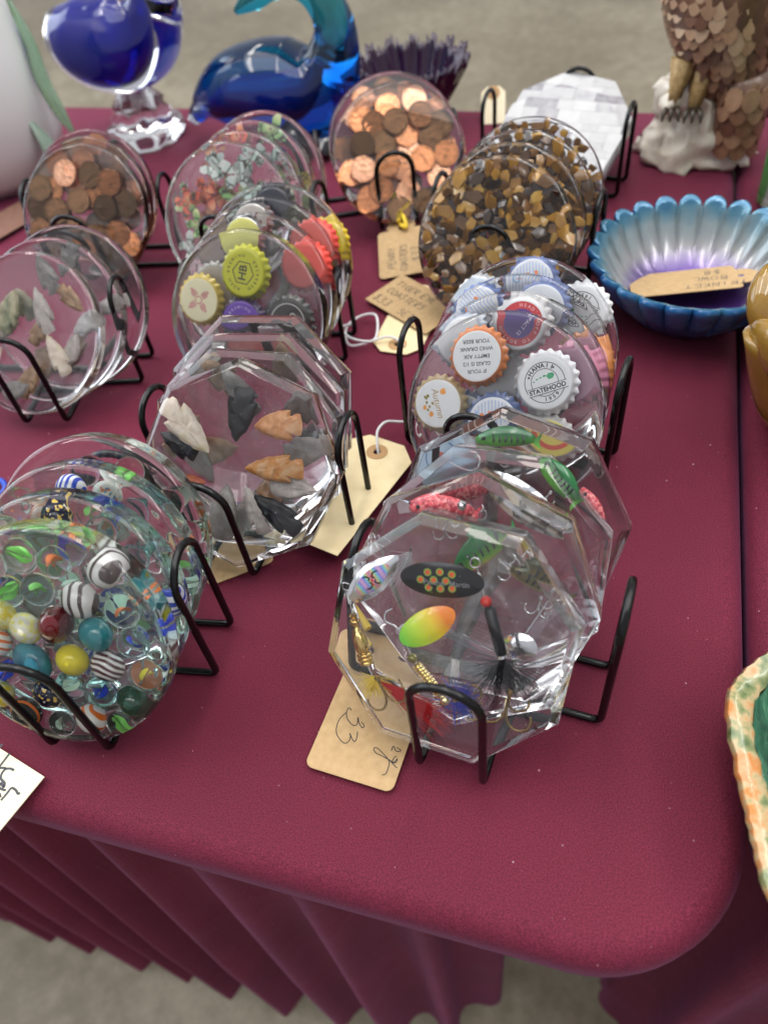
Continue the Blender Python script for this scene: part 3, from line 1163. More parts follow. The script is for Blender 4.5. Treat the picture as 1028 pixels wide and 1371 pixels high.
def vane_mesh(seed, n=3):
    r = random.Random(seed)
    mb = MB()
    for k in range(n):
        a0 = 2 * PI * k / n + r.uniform(-.3, .3)
        vs, fs = [], []
        for i in range(9):
            t = -0.78 + 1.56 * i / 8
            w = 0.44 * math.cos(t * 1.75) + 0.02
            tw = a0 + 1.1 * t
            for j in range(4):
                q = 0.06 + w * j / 3
                vs.append((q * math.cos(tw + q * .8), q * math.sin(tw + q * .8), t))
        for i in range(8):
            for j in range(3):
                fs.append((i * 4 + j, i * 4 + j + 1, i * 4 + 5 + j, i * 4 + 4 + j))
        mb.add(vs, fs)
        mb.add([(x, y, z + 0.03) for x, y, z in vs], [tuple(reversed(f)) for f in fs])
    return mb.mesh('vane', True, 180)


VANES = [vane_mesh(s, n) for s, n in ((1, 3), (2, 4), (3, 2))]
VC = {'g': plain('vane_green', (.22, .62, .12), .35), 'b': plain('vane_blue', (.02, .06, .62), .35), 'y': plain('vane_yellow', (.85, .70, .04), .35),
      'o': plain('vane_orange', (.75, .20, .05), .35), 'w': plain('vane_pale', (.55, .72, .60), .35)}
MK = {
    'red': plain('m_red', (.10, .002, .004), .06, coat=.6), 'yel': plain('m_yellow', (.80, .66, .02), .1), 'teal': plain('m_teal', (.02, .22, .25), .08, coat=.5),
    'tealb': noisy('m_tealblue', [(.3, (.015, .13, .19)), (.7, (.06, .28, .34))], 1.6, .08), 'dgreen': plain('m_dgreen', (.004, .045, .025), .06, coat=.6),
    'white': swirl('m_white', (.80, .79, .76), (.10, .075, .07), 0.55, 4.5, lo=.62, hi=.78), 'brnw': swirl('m_brnw', (.82, .80, .76), (.09, .03, .035), 0.9, 3.0, lo=.42, hi=.52),
    'orw': swirl('m_orw', (.84, .81, .75), (.75, .16, .02), 0.6, 4.0, lo=.62, hi=.70), 'bluw': swirl('m_bluw', (.78, .80, .82), (.02, .06, .5), 0.8, 3.0, lo=.45, hi=.55),
    'ywsp': noisy('m_ywsp', [(.38, (.80, .76, .10)), (.55, (.82, .80, .66)), (.7, (.84, .82, .72))], 3.2, .12, detail=5), 'ysp': noisy('m_ysp', [(.4, (.74, .60, .03)), (.6, (.80, .77, .40))], 3.0, .12),
    'navy': noisy('m_navy', [(0, (.004, .006, .035)), (.66, (.75, .52, .10)), (.82, (.70, .65, .50)), (.9, (.004, .006, .035))], 5.5, .12, vor=True),
    'blko': swirl('m_blko', (.008, .008, .010), (.80, .18, .03), 0.35, 2.0, lo=.86, hi=.90), 'orw2': swirl('m_orange_swirl', (.70, .30, .14), (.82, .62, .50), 1.2, 6.0, lo=.35, hi=.65),
    'mint': noisy('m_mint', [(.35, (.10, .34, .26)), (.65, (.55, .70, .55))], 3.0, .12), 'speck': noisy('m_speck', [(0, (.80, .80, .74)), (.6, (.75, .25, .12)), (.72, (.15, .3, .5)), (.84, (.8, .8, .74))], 5.0, .15, vor=True),
    'wy': swirl('m_wy', (.80, .80, .76), (.85, .68, .03), .22, 1.0, lo=.6, hi=.66),
}


def marble(c, x, y, z, r, kind, rr):
    R_ = Matrix.Rotation(rr.uniform(0, 6.3), 4, Vector((rr.uniform(-1, 1), rr.uniform(-1, 1), rr.uniform(-1, 1))).normalized())
    M = T(x * .001, y * .001, z * .001) @ R_ @ S(r * .001)
    if kind == 'clear':
        o = c.inst('marble', SPHERE, rr.choice((MG, MGB)), M)
    elif kind.startswith('cat'):
        o = c.inst('marble', SPHERE, MGB if kind[3] == 'b' else MG, M)
        put_m('vane', rr.choice(VANES), VC[kind[3]], o, S(0.92))
    else:
        o = c.inst('marble', SPHERE, MK[kind], M)
    return o


rr = random.Random(3)
c = A[0]
spots = [(0.9, 6.3, 9.4, 'red'), (13.2, 17.6, 8.2, 'white'), (25.5, 30.5, 7, 'white'), (-13.2, 3.5, 7.4, 'ywsp'), (-23.8, 9.5, 7.6, 'ysp'), (17.6, 2.4, 7.8, 'teal'),
         (-13.4, -12.4, 9.6, 'tealb'), (5.3, -10.2, 7.4, 'yel'), (20.7, -11.8, 7.3, 'brnw'), (33.6, -0.4, 7.2, 'catb'), (30.9, 14.0, 7.6, 'cato'), (-4.4, 21.6, 7.2, 'catg'),
         (37.3, -14.6, 6.8, 'caty'), (-8.8, -27.2, 7.3, 'navy'), (2.4, -22.4, 6.6, 'catw'), (15.4, -24.6, 7.4, 'catb'), (29.6, -27.8, 7.4, 'dgreen'), (9.2, -38.6, 7.2, 'orw'),
         (22.0, -39.6, 6.0, 'catg'), (-20.8, -37.4, 7.4, 'blko'), (-31.6, -28.6, 7.0, 'ysp'), (-26.4, -17.4, 7.0, 'catb'), (-27.8, -3.4, 7.0, 'orw'), (-17.8, 20.0, 7.0, 'catg'),
         (5.0, 34.0, 7.2, 'cato'), (-9.5, 36.5, 7.2, 'catg'), (-23.5, 31.5, 7.0, 'cato'), (-34, 20, 6.8, 'mint'), (-39, 4.5, 6.8, 'catg'), (-41, -10, 6.4, 'clear'), (-5, -42, 6.2, 'catw'), (14, 41, 6.4, 'clear')]
for (x, y, r_, k) in spots:
    marble(c, x, y, -7.1 + rr.uniform(-.1, .1), min(r_, 7.0) if r_ < 8 else 7.0, k, rr).scale = Vector((r_, r_, min(r_, 6.9))) * .001
c.bubbles(120, 12, (.5, 2))


def pack(n, Rmax, dmin, rr, tries=4000):
    pts = []
    for _ in range(tries):
        a = rr.uniform(0, 2 * PI)
        d = Rmax * math.sqrt(rr.random())
        p = (d * math.cos(a), d * math.sin(a))
        if all((p[0] - q[0]) ** 2 + (p[1] - q[1]) ** 2 > dmin * dmin for q in pts):
            pts.append(p)
            if len(pts) >= n:
                break
    return pts


kinds2 = ['catg', 'catw', 'cato', 'catw', 'catw', 'catg', 'bluw', 'clear', 'clear', 'cato', 'catw', 'clear', 'catb', 'clear', 'mint']
for i, c in enumerate(A[1:]):
    pts = pack(34, 42, 13.6, rr)
    for j, (x, y) in enumerate(pts):
        k = rr.choice(kinds2)
        if i == 2:
            k = rr.choice(['orw2', 'orw2', 'speck', 'catg', 'cato', 'clear', 'clear', 'catg'])
        if i == 0 and math.hypot(x - 8, y - 40) < 9:
            k = 'navy'
        marble(c, x, y, -7.1, 6.9, k, rr)
    c.bubbles(60, 20 + i)

# ---- arrowheads ------------------------------------------------------
STONE = {
    'cream': noisy('chert_cream', [(.3, (.62, .50, .38)), (.55, (.78, .68, .56)), (.75, (.72, .60, .36))], .12, .42, bump=.4, bump_scale=.4),
    'black': noisy('obsidian', [(.3, (.002, .002, .0025)), (.7, (.006, .006, .008))], .3, .45, bump=.3, bump_scale=.3),
    'orange': noisy('jasper_orange', [(.3, (.52, .20, .07)), (.5, (.66, .32, .14)), (.7, (.72, .46, .28))], .10, .35, bump=.4, bump_scale=.4, distort=1.0),
    'amber': noisy('agate_amber', [(.3, (.50, .17, .03)), (.5, (.55, .26, .08)), (.72, (.60, .42, .26))], .09, .25, bump=.3, bump_scale=.3, distort=1.5),
    'rust': noisy('jasper_rust', [(.3, (.38, .08, .03)), (.7, (.55, .15, .05))], .15, .4, bump=.4, bump_scale=.4),
    'grey': noisy('chert_grey', [(.3, (.13, .12, .11)), (.55, (.26, .24, .22)), (.75, (.40, .38, .35))], .16, .5, bump=.5, bump_scale=.5),
    'pale': noisy('chert_pale', [(.3, (.34, .30, .27)), (.7, (.55, .50, .46))], .16, .45, bump=.4, bump_scale=.4),
    'green': noisy('jasper_green', [(.3, (.10, .14, .07)), (.55, (.35, .33, .20)), (.75, (.50, .42, .28))], .14, .4, bump=.4, bump_scale=.4),
    'brown': noisy('chert_brown', [(.3, (.14, .07, .03)), (.55, (.33, .20, .11)), (.75, (.50, .34, .20))], .14, .42, bump=.4, bump_scale=.4),
}


def arrowhead(c, x, y, z, rot, L, W, mat, seed, notch=True):
    """tip towards local +X"""
    r = random.Random(seed)
    half = [(.5, 0), (.40, .15), (.28, .28), (.12, .39), (-.05, .46), (-.20, .50)]
    half += [(-.29, .47), (-.27, .30), (-.35, .26), (-.40, .36), (-.48, .33)] if notch else [(-.34, .48), (-.46, .34)]
    half += [(-.50, .14)]
    pts = [(px * L, py * W) for px, py in half]
    fine = []
    full = pts + [(px, -py) for px, py in reversed(pts[1:])]
    n = len(full)
    for i in range(n):
        a, b_ = full[i], full[(i + 1) % n]
        d = math.hypot(b_[0] - a[0], b_[1] - a[1])
        k = max(1, int(d / 1.5))
        for j in range(k):
            t = j / k
            s = r.uniform(-.34, .34) if j else r.uniform(-.3, .3)
            nx, ny = (b_[1] - a[1]) / max(d, .01), -(b_[0] - a[0]) / max(d, .01)
            fine.append((lerp(a[0], b_[0], t) + nx * s, lerp(a[1], b_[1], t) + ny * s))
    n = len(fine)
    h = 1.9
    vs = [(p[0], p[1], r.uniform(-.15, .15)) for p in fine]
    fs = []
    for side in (1, -1):
        rows = [list(range(n))]
        for s, zz in ((.86, .66), (.70, .95), (.46, 1.0), (.2, 1.0)):
            row = []
            for p in fine:
                row.append(len(vs))
                nz = noise.cell((p[0] * .28 * s + seed, p[1] * .28 * s + zz * 2, side * 3.0)) * .5 + noise.noise((p[0] * .3 * s + seed, p[1] * .3 * s, side * 3.0)) * 1.0 - .25
                vs.append((p[0] * s, p[1] * s, side * h * zz * (1 + .34 * nz)))
            rows.append(row)
        vs.append((0, 0, side * h))
        cidx = len(vs) - 1
        for a, b_ in zip(rows, rows[1:]):
            for i in range(n):
                q = (a[i], a[(i + 1) % n], b_[(i + 1) % n], b_[i])
                fs.append(q if side == 1 else tuple(reversed(q)))
        for i in range(n):
            q = (rows[-1][i], rows[-1][(i + 1) % n], cidx)
            fs.append(q if side == 1 else tuple(reversed(q)))
    mb = MB().add(vs, fs)
    return c.put('arrowhead', mb, STONE[mat], x, y, z, rot, True, 38)


OCT_C = oct_mesh(0.0520, 0.0111, 0.0006)
GC = 'octagonal arrowhead coasters in one holder'
Cc = stack('oct', 4, (-0.1645, 0.2255, 0.13, 0.66), (-0.171, 0.269, 0.13, 0.65), 0.0111, OCT_C, '', GC, [
    'clear octagonal coaster with black, cream and orange stone arrowheads, front of its stack',
    'clear octagonal arrowhead coaster second in its stack, behind the cream arrowhead',
    'clear octagonal arrowhead coaster third in its stack, pale stones inside',
    'clear octagonal arrowhead coaster last in its stack, before the purple cap'], spins=[0.44, 0.06, 0.0, 0.01], R=0.052)
c = Cc[0]
arrowhead(c, -25.5, 18.0, -3.5, RAD(-48), 33, 16, 'cream', 1)
arrowhead(c, 2.0, 24.8, -3.5, RAD(-103), 27, 15, 'black', 2)
arrowhead(c, 20.5, 20.0, -3.5, RAD(183), 24, 15, 'orange', 3)
arrowhead(c, 18.0, -1.0, -3.5, RAD(181), 30, 14, 'amber', 4)
arrowhead(c, -25, -10, -4.5, RAD(8), 16, 10, 'rust', 5, False)
arrowhead(c, -8.5, -23.5, -5.0, RAD(80), 29, 16, 'grey', 6, False)
arrowhead(c, 7.3, -21.5, -5.5, RAD(112), 26, 11, 'pale', 7)
arrowhead(c, 18.8, -23, -3.8, RAD(142), 29, 14, 'black', 8)
arrowhead(c, -31, 9.8, -6.5, RAD(150), 22, 12, 'black', 9)
arrowhead(c, 27, -10, -7, RAD(-8), 24, 13, 'pale', 10, False)
c.bubbles(260, 13, (.5, 6))
for i, c in enumerate(Cc[1:]):
    rr = random.Random(40 + i)
    for j in range(4):
        a = 2 * PI * (j + .3 * i) / 4 + rr.uniform(-.2, .2)
        d = rr.uniform(26, 32)
        arrowhead(c, d * math.cos(a), d * math.sin(a), -5.5, rr.uniform(0, 6.3), rr.uniform(22, 28), rr.uniform(11, 15), ['pale', 'grey', 'brown', 'pale', 'orange', 'black', 'grey', 'pale'][(j + i) % 8], 100 + i * 10 + j)
    c.bubbles(60, 43 + i)

DISC_F = disc_mesh(RB, 0.0100, 0.0030)
GF = 'round arrowhead coasters in one holder'
F = stack('round', 3, (-0.345, 0.314, 0.06, 0.75), (-0.329, 0.341, 0.14, 0.68), 0.0100, DISC_F, '', GF, [
    'round clear coaster with tan and green stone arrowheads, front of its stack',
    'round clear arrowhead coaster in the middle of its stack',
    'round clear arrowhead coaster last in its stack, against the copper pennies'])
c = F[0]
arrowhead(c, -14, 13.5, -4, RAD(70), 28, 16, 'green', 11)
arrowhead(c, 9.5, 14.5, -4, RAD(112), 30, 13, 'pale', 12)
arrowhead(c, 20, -12, -4, RAD(122), 28, 13, 'cream', 13)
arrowhead(c, 1, -28, -5, RAD(60), 26, 14, 'brown', 14)
arrowhead(c, 30, -7, -6.5, RAD(75), 18, 11, 'pale', 15, False)
arrowhead(c, -8, -35, -4, RAD(20), 20, 13, 'grey', 16)
arrowhead(c, 7, 3, -7, RAD(60), 22, 12, 'brown', 17)
arrowhead(c, -30, -10, -5, RAD(160), 22, 12, 'cream', 18)
arrowhead(c, 28, 22, -7, RAD(-40), 22, 11, 'brown', 19)
for i, c in enumerate(F[1:]):
    rr = random.Random(60 + i)
    for j in range(4):
        a = 2 * PI * j / 4 + rr.uniform(-.2, .2)
        arrowhead(c, 27 * math.cos(a), 27 * math.sin(a), -5, rr.uniform(0, 6.3), rr.uniform(20, 27), rr.uniform(11, 14), ['pale', 'grey', 'green', 'brown', 'black', 'cream', 'grey'][j], 200 + i * 10 + j)

# ---- bottle caps -----------------------------------------------------
def cap_mesh():
    n = 168
    mb = MB()
    prof = [(12.7, -.15), (13.4, -.7), (13.75, -1.8), (14.2, -3.2), (15.0, -5.0), (15.4, -6.0), (14.9, -6.1), (13.9, -4.0), (13.2, -1.5), (12.5, -.5)]

    def mod(r, z, a):
        k = max(0, min(1, (-z - 1.2) / 3.5))
        return r + 0.62 * k * math.cos(21 * a), z
    vs, fs = [], []
    for (r, z) in prof:
        for k in range(n):
            a = 2 * PI * k / n
            q, w = mod(r, z, a)
            vs.append((q * math.cos(a), q * math.sin(a), w))
    for i in range(len(prof) - 1):
        for k in range(n):
            l = (k + 1) % n
            fs.append((i * n + k, (i + 1) * n + k, (i + 1) * n + l, i * n + l))
    fs.append(tuple((len(prof) - 1) * n + k for k in range(n)))
    return mb.add(vs, fs).mesh('crimped_skirt', True, 50)


def face_mesh():
    return MB().lathe([(0, 0), (11.6, 0), (12.4, -.06), (12.8, -.25)], 48).mesh('cap_face', True, 60)


CAP, CAPF = cap_mesh(), face_mesh()


def pm(col, rough=.3):
    return plain('paint_%.3f_%.3f_%.3f' % col, col, rough, 0, 0, 1.5, .3)


WHT, BLK = (.76, .77, .78), (.012, .012, .014)


def cap(c, x, y, z, rot, skirt, face, marks=(), s=.98, tilt=0.0, metal=0.0):
    """marks: list of (MB in mm, colour)"""
    M = T(x * .001, y * .001, z * .001) @ RZ(rot) @ RX(tilt) @ S(.001 * s)
    mt = pm(skirt) if not metal else plain('cap_metal', (.45, .45, .44), .25, 1.0)
    o = c.inst('bottle_cap', CAP, mt, M)
    put_m('cap_face', CAPF, pm(face), o)
    for k, (mb, col) in enumerate(marks):
        put('print', mb, pm(col, .5), o, T(0, 0, .06 + .05 * k), smooth=False)
    return o


def ring_geo(r0, r1, n=48):
    v, f = flat_geo(circle(r1, n), [circle(r0, n)], 0.02)
    return MB().add(v, f)


def txt(lines, size, dy, bold=.01):
    mb = MB()
    for i, s in enumerate(lines):
        v, f = text_geo(s, size, bold)
        mb.add(v, f, T(0, (len(lines) - 1) / 2 * dy - i * dy))
    return mb


def star(x, y, r):
    p = [(x + (r if i % 2 == 0 else r * .4) * math.sin(PI * i / 5), y + (r if i % 2 == 0 else r * .4) * math.cos(PI * i / 5)) for i in range(10)]
    v, f = flat_geo(p, (), .02)
    return v, f


def blob(cx, cy_, a, b, seed, n=14):
    r = random.Random(seed)
    return [(cx + a * r.uniform(.75, 1.15) * math.cos(2 * PI * i / n), cy_ + b * r.uniform(.75, 1.15) * math.sin(2 * PI * i / n)) for i in range(n)]


def fill(*polys):
    mb = MB()
    for p in polys:
        mb.add(*flat_geo(p, (), .02))
    return mb


def hawaii_marks():
    k = ring_geo(9.4, 9.75)
    k.add(*[ring_geo(6.3, 6.6).v, ring_geo(6.3, 6.6).f])
    arc_text(k, 'HAWAII', 7.95, RAD(92), 2.9, RAD(16.5), 0, bold=.03)
    arc_text(k, '1959', 8.0, RAD(-78), 2.4, RAD(15), 0, True, .03)
    k.add(*star(-6.7, 4.2, .9))
    k.add(*star(5.6, 5.7, .9))
    band = MB().prism([(-9.6, -1.75), (9.6, -1.75), (9.6, 1.75), (-9.6, 1.75)], 0, .02, T(.6, -3.2))
    tx = MB().add(*text_geo('STATEHOOD', 3.0, .035), T(.6, -3.25))
    edge = MB()
    for yy in (-1.75, 1.75):
        edge.ribbon([(-9.6, yy), (9.6, yy)], .3, 0, T(.6, -3.2))
    isl = fill(blob(3.3, 2.2, 1.9, 1.6, 5), blob(.6, 3.0, 1.0, .45, 6), blob(-1.4, 2.7, .7, .4, 7), blob(-3.2, 2.4, .8, .35, 8), blob(-4.9, 1.6, .6, .3, 9))
    return [(k, BLK), (isl, (.04, .33, .14)), (band, WHT), (tx, BLK), (edge, BLK)]


def autumn_marks():
    t1 = txt(['Autumn'], 5.2, 0, 0)
    lv = fill(*[blob(rnd.uniform(-6, 6), rnd.uniform(-6.5, -2), .9, .7, 30 + i) for i in range(8)])
    pk = fill(blob(-5.5, 4.6, 1.8, 1.6, 50), blob(4.5, -4.8, 1.5, 1.3, 51), blob(0, -7.5, 1.3, 1.1, 52))
    for s in (t1,):
        s.v = [(x * .95 + .25 * y, y, z) for x, y, z in s.v]
    return [(t1, (.38, .24, .05)), (lv, (.28, .22, .04)), (pk, (.80, .33, .05))]


def stripe_marks():
    st = MB()
    for i in range(-6, 7):
        x = i * 1.75
        h = math.sqrt(max(0, 11.2 ** 2 - x * x))
        st.ribbon([(x, -h), (x, h)], .7, 0)
    bars = fill([(-6, 1.5), (-3.9, 1.5), (-4.6, 5), (-6.6, 5)], [(-1.8, 2.6), (.3, 2.6), (-.3, 5.8), (-2.4, 5.8)], [(2.8, 3.6), (4.6, 3.6), (4.2, 6.4), (2.4, 6.4)])
    cu = MB().ribbon([(q.x, q.y) for q in smooth_path([(-7.8, 6, 0), (-8.6, 2.5, 0), (-7, .2, 0), (-5, 1, 0), (-5.6, 2.6, 0), (-6.8, 2, 0)], 5)], .7)
    return [(st, (.45, .55, .76)), (bars, (.80, .24, .07)), (cu, (.18, .38, .62))]


def fact_marks():
    rg = ring_geo(7.6, 11.2)
    dk = fill(circle(7.6, 40))
    t1 = txt(['FACT 12'], 2.6, 0, .02)
    t1.v = [(x, y + 3.0, z) for x, y, z in t1.v]
    rim = arc_text(MB(), "HEAD'S OFF TO BOSTON", 9.3, RAD(90), 2.3, RAD(13.5), 0, bold=.02)
    return [(rg, (.58, .03, .04)), (dk, (.08, .03, .24)), (t1, (.65, .55, .75)), (rim, (.80, .45, .45))]


def hb_marks():
    k = MB()
    hexo = [(7.0 * math.cos(PI / 6 + PI / 3 * i), 7.0 * math.sin(PI / 6 + PI / 3 * i)) for i in range(6)]
    hexi = [(x * .90, y * .90) for x, y in hexo]
    k.add(*flat_geo(hexo, [hexi], .02))
    k.add(*text_geo('HB', 6.6, .03), T(0, .1))
    arc_text(k, 'NEBRASKA', 9.3, RAD(-92), 2.3, RAD(15), 0, True, .02)
    arc_text(k, 'BORN BREWING', 9.3, RAD(90), 2.3, RAD(15), 0, False, .02)
    return [(k, (.05, .05, .015))]


def zia_marks():
    k = MB()
    v, f = flat_geo(circle(2.5, 30), [circle(1.9, 30)], .02)
    k.add(v, f)
    for q in range(4):
        for i, L in ((-1.5, 6.6), (-.5, 8.4), (.5, 8.4), (1.5, 6.6)):
            k.ribbon([(i * .95, 3.0), (i * .95, L)], .62, 0, RZ(q * PI / 2))
    return [(k, (.52, .12, .16))]


DISC_D = disc_mesh(RB, 0.0122, 0.0030)
GD = 'round beer cap coasters in one holder'
D = stack('round', 4, (-0.047, 0.284, -0.2, 0.68), (-0.0445, 0.333, -0.2, 0.70), 0.0122, DISC_D, '', GD, [
    'round clear coaster with the white statehood cap and the upside-down text cap',
    'round clear coaster with a purple and red cap, behind the statehood cap',
    'round clear beer cap coaster third in the stack with the pink cap',
    'round clear beer cap coaster last in its stack, before the tiger eye chips'])
c = D[0]
cap(c, -18.5, 24.5, -2.6, RAD(196), (.72, .22, .05), WHT, [(txt(['IF YOUR', 'GLASS IS 1/2', 'EMPTY ASK', 'WHO DRANK', 'YOUR BEER'], 2.75, 3.75, .012), BLK)])
cap(c, 18.0, 19.5, -2.6, RAD(30), WHT, WHT, hawaii_marks(), 1.02)
cap(c, -33.0, -3.0, -2.6, RAD(-62), (.48, .36, .18), WHT, autumn_marks(), .96)
cap(c, -2.5, -5.5, -2.8, RAD(16), (.13, .19, .38), (.74, .76, .80), stripe_marks(), 1.0)
cap(c, 26, -9, -4.5, RAD(20), (.60, .59, .56), (.62, .52, .12), [(ring_geo(8, 10), (.55, .08, .05))], .92)
cap(c, -16, -33, -4.5, RAD(40), (.55, .62, .72), (.45, .60, .74), [(ring_geo(7, 7.8), (.15, .28, .5)), (fill(blob(0, 0, 2.2, 3, 3)), (.6, .1, .08))], .92)
cap(c, 13, -32, -4.5, RAD(40), (.50, .42, .36), (.23, .07, .04), [(ring_geo(7.5, 8.1), (.62, .50, .44)), (ring_geo(10.3, 10.8), (.62, .50, .44))], .95)
c.bubbles(60, 31)
c = D[1]
cap(c, -1.5, 34, -2.6, RAD(-115), (.66, .65, .64), WHT, fact_marks(), 1.0)
cap(c, 29, 15, -2.8, RAD(10), (.62, .22, .34), (.60, .30, .42), [], 1.0)
cap(c, -29, 20, -3.2, RAD(30), (.55, .60, .68), WHT, [], .95)
cap(c, 20, -20, -3.2, RAD(30), WHT, (.62, .52, .12), [], .95)
cap(c, -18, -18, -3.2, RAD(30), (.13, .19, .38), WHT, stripe_marks(), .95)
c = D[2]
cap(c, -27, 27, -2.8, 1.0, (.13, .19, .42), WHT, stripe_marks(), .96)
cap(c, 5, 33, -2.8, .3, (.15, .20, .40), (.70, .72, .76), [(fill(blob(-2, 2, 4.5, 3, 5)), (.04, .10, .04)), (fill(circle(2, 20, 3, -2)), (.12, .30, .10))], 1.0)
cap(c, 33, 12, -2.8, .3, (.76, .28, .08), (.70, .30, .40), [], .96)
cap(c, -5, -5, -2.8, .3, WHT, WHT, [], .96)
c = D[3]
cap(c, 25, 27, -2.6, RAD(165), WHT, WHT, hawaii_marks(), 1.0)
cap(c, -4, 36, -2.8, .3, (.14, .19, .40), (.72, .74, .78), stripe_marks(), .95)
cap(c, -31, 22, -2.8, .3, WHT, (.66, .74, .82), [(fill(*[[(8 * math.cos(a), 8 * math.sin(a)), (3 * math.cos(a + .2), 3 * math.sin(a + .2)), (3 * math.cos(a - .2), 3 * math.sin(a - .2))] for a in [PI / 2 + k * .5 for k in range(-3, 4)]]), (.78, .62, .05))], .96)
cap(c, 36, -4, -2.8, .3, (.60, .40, .42), WHT, [], .9)

DISC_E = disc_mesh(RB, 0.0125, 0.0030)
GE = 'round coasters of dark and yellow bottle caps in one holder'
E_ = stack('round', 4, (-0.207, 0.339, -0.05, 0.57), (-0.210, 0.395, 0.0, 0.62), 0.0125, DISC_E, '', GE, [
    'round clear coaster with the yellow-green hexagon cap and the sun symbol cap',
    'round clear coaster with a red cap, behind the yellow-green hexagon cap',
    'round clear bottle cap coaster third in the stack of the hexagon cap',
    'round clear coaster with a black cap, before the paper butterflies'])
c = E_[0]
YG = (.50, .50, .015)
cap(c, -2.0, 25.5, -2.6, RAD(82), YG, YG, hb_marks(), 1.02)
cap(c, -31.0, 7.5, -2.6, RAD(38), (.70, .52, .10), (.74, .68, .44), zia_marks(), .98)
cap(c, -2.5, -3, -2.6, RAD(10), (.05, .02, .10), (.11, .03, .33), [(fill(*[blob(2 * math.cos(k), 2 * math.sin(k), 1.4, .6, 60 + k) for k in range(5)]), (.45, .35, .6)), (arc_text(MB(), 'BREWING', 9.2, RAD(90), 2.4, RAD(15), 0), (.45, .38, .6))], .98)
uk = ring_geo(10.2, 10.9)
uk.add(*text_geo('ON', 5, .03), T(3, 4.5))
uk.add(*text_geo('TAP', 4, .03), T(1.5, 0))
cap(c, 27.5, .5, -2.6, RAD(-25), (.03, .03, .03), (.025, .02, .018), [(uk, (.45, .44, .42))], 1.0)
cap(c, -20, -30, -3, .4, (.5, .5, .48), WHT, [], .95)
cap(c, 12, -32, -3, .4, (.1, .1, .1), (.3, .05, .04), [], .95)
c = E_[1]
cap(c, 31, 22, -2.8, .3, (.70, .06, .04), (.68, .08, .06), [], .96)
cap(c, -9, 34, -2.8, .3, (.5, .5, .48), (.66, .64, .16), [], .96, metal=1)
cap(c, -25, 5, -2.8, .3, (.45, .42, .35), (.6, .5, .35), [], .96)
c = E_[2]
cap(c, 30, 25, -2.8, .3, (.68, .07, .05), (.6, .1, .08), [], .96)
cap(c, -10, 33, -2.8, .3, (.4, .4, .38), (.5, .45, .4), [], .96, metal=1)
c = E_[3]
cap(c, -3, 34, -2.8, .3, (.012, .012, .018), (.015, .015, .03), [], 1.0)
cap(c, 32, 16, -2.8, .9, (.70, .50, .02), (.70, .52, .03), [(ring_geo(7, 8), (.1, .08, .02))], 1.0)
cap(c, -33, 10, -2.8, .9, (.3, .2, .12), (.35, .22, .14), [], .96)

# ---- pennies ---------------------------------------------------------
COPPER = by_object('copper_coin', [(0, (.10, .060, .030)), (.3, (.17, .085, .042)), (.55, (.36, .15, .065)), (.78, (.78, .33, .15)), (1, (.88, .50, .32))], rough=.27, metal=.92, bump=.9, bump_scale=.55, grain=.3, grain_scale=.22)
coin = [(0, .75), (8.3, .75), (8.6, 1.15), (9.35, 1.15), (9.55, .7), (9.55, -.7), (9.4, -.8), (0, -.8)]
m1 = MB().lathe(coin, 40)
bust = [(-2.6, -5.6), (3.6, -5.0), (2.8, -2.6), (1.6, -1.6), (2.6, -.6), (2.2, .4), (2.9, 1.2), (2.3, 2.2), (2.2, 3.8), (.8, 5.2), (-1.4, 5.4), (-3.0, 4.0), (-3.2, 1.6), (-2.2, -.4), (-2.4, -2.6), (-4.2, -4.0)]
m1.prism(bust, .74, 1.5)
arc_text(m1, 'IN GOD WE TRUST', 7.3, RAD(90), 1.7, RAD(9), .82)
PEN1 = m1.mesh('penny', True, 30)
m2 = MB().lathe(coin, 40)
m2.box((0, -.2, .85), (11, .7, .7)).box((0, 2.6, .85), (11.4, .9, .8)).box((0, -2.0, .85), (12.2, 1.0, .7)).box((0, 3.6, .85), (8, .9, .7))
for k in range(9):
    m2.box((-4.8 + k * 1.2, 1.2, .85), (.55, 2.6, .7))
arc_text(m2, 'ONE CENT', 6.9, RAD(-90), 2.0, RAD(13), .82, True)
arc_text(m2, 'UNITED STATES OF AMERICA', 7.3, RAD(90), 1.5, RAD(7.6), .82)
PEN2 = m2.mesh('penny', True, 30)


def penny(c, x, y, z, rr):
    M = T(x * .001, y * .001, z * .001) @ RZ(rr.uniform(0, 6.3)) @ RX(rr.uniform(-.12, .12)) @ RY(rr.uniform(-.12, .12)) @ S(.00098)
    return c.inst('penny', rr.choice((PEN1, PEN2)), COPPER, M)


DISC_G = disc_mesh(RB, 0.0085, 0.0028)
G = stack('round', 3, (-0.381, 0.4475, 0.10, 0.65), (-0.386, 0.469, 0.14, 0.63), 0.0085, DISC_G, '', 'round penny coasters beside the white vase', [
    'round clear coaster of copper pennies, front of the stack beside the white vase',
    'round clear coaster of copper pennies, middle of the stack beside the white vase',
    'round clear coaster of copper pennies, rear of the stack beside the white vase'])
rr = random.Random(5)
gs = [(-13, 30), (6, 28.5), (-26, 19), (21, 23), (33, 8.5), (17, 5.5), (-4, 11), (9, 16), (-22, 4), (-37, 7), (26, -12), (34, -19), (-8, -9), (8, -14), (-24, -14), (-36, -10), (-3, -30), (14, -33), (-20, -31), (30, -30), (-34, 20)]
for i, (x, y) in enumerate(gs):
    if math.hypot(x, y) < 40.5:
        penny(G[0], x, y, -2.4 - (i * 7 % 5) * .75, rr)
for c in G[1:]:
    for (x, y) in pack(16, 38, 15, rr):
        penny(c, x, y, -2.4 - rr.random() * 3, rr)
DISC_I = disc_mesh(RB, 0.0140, 0.0036)
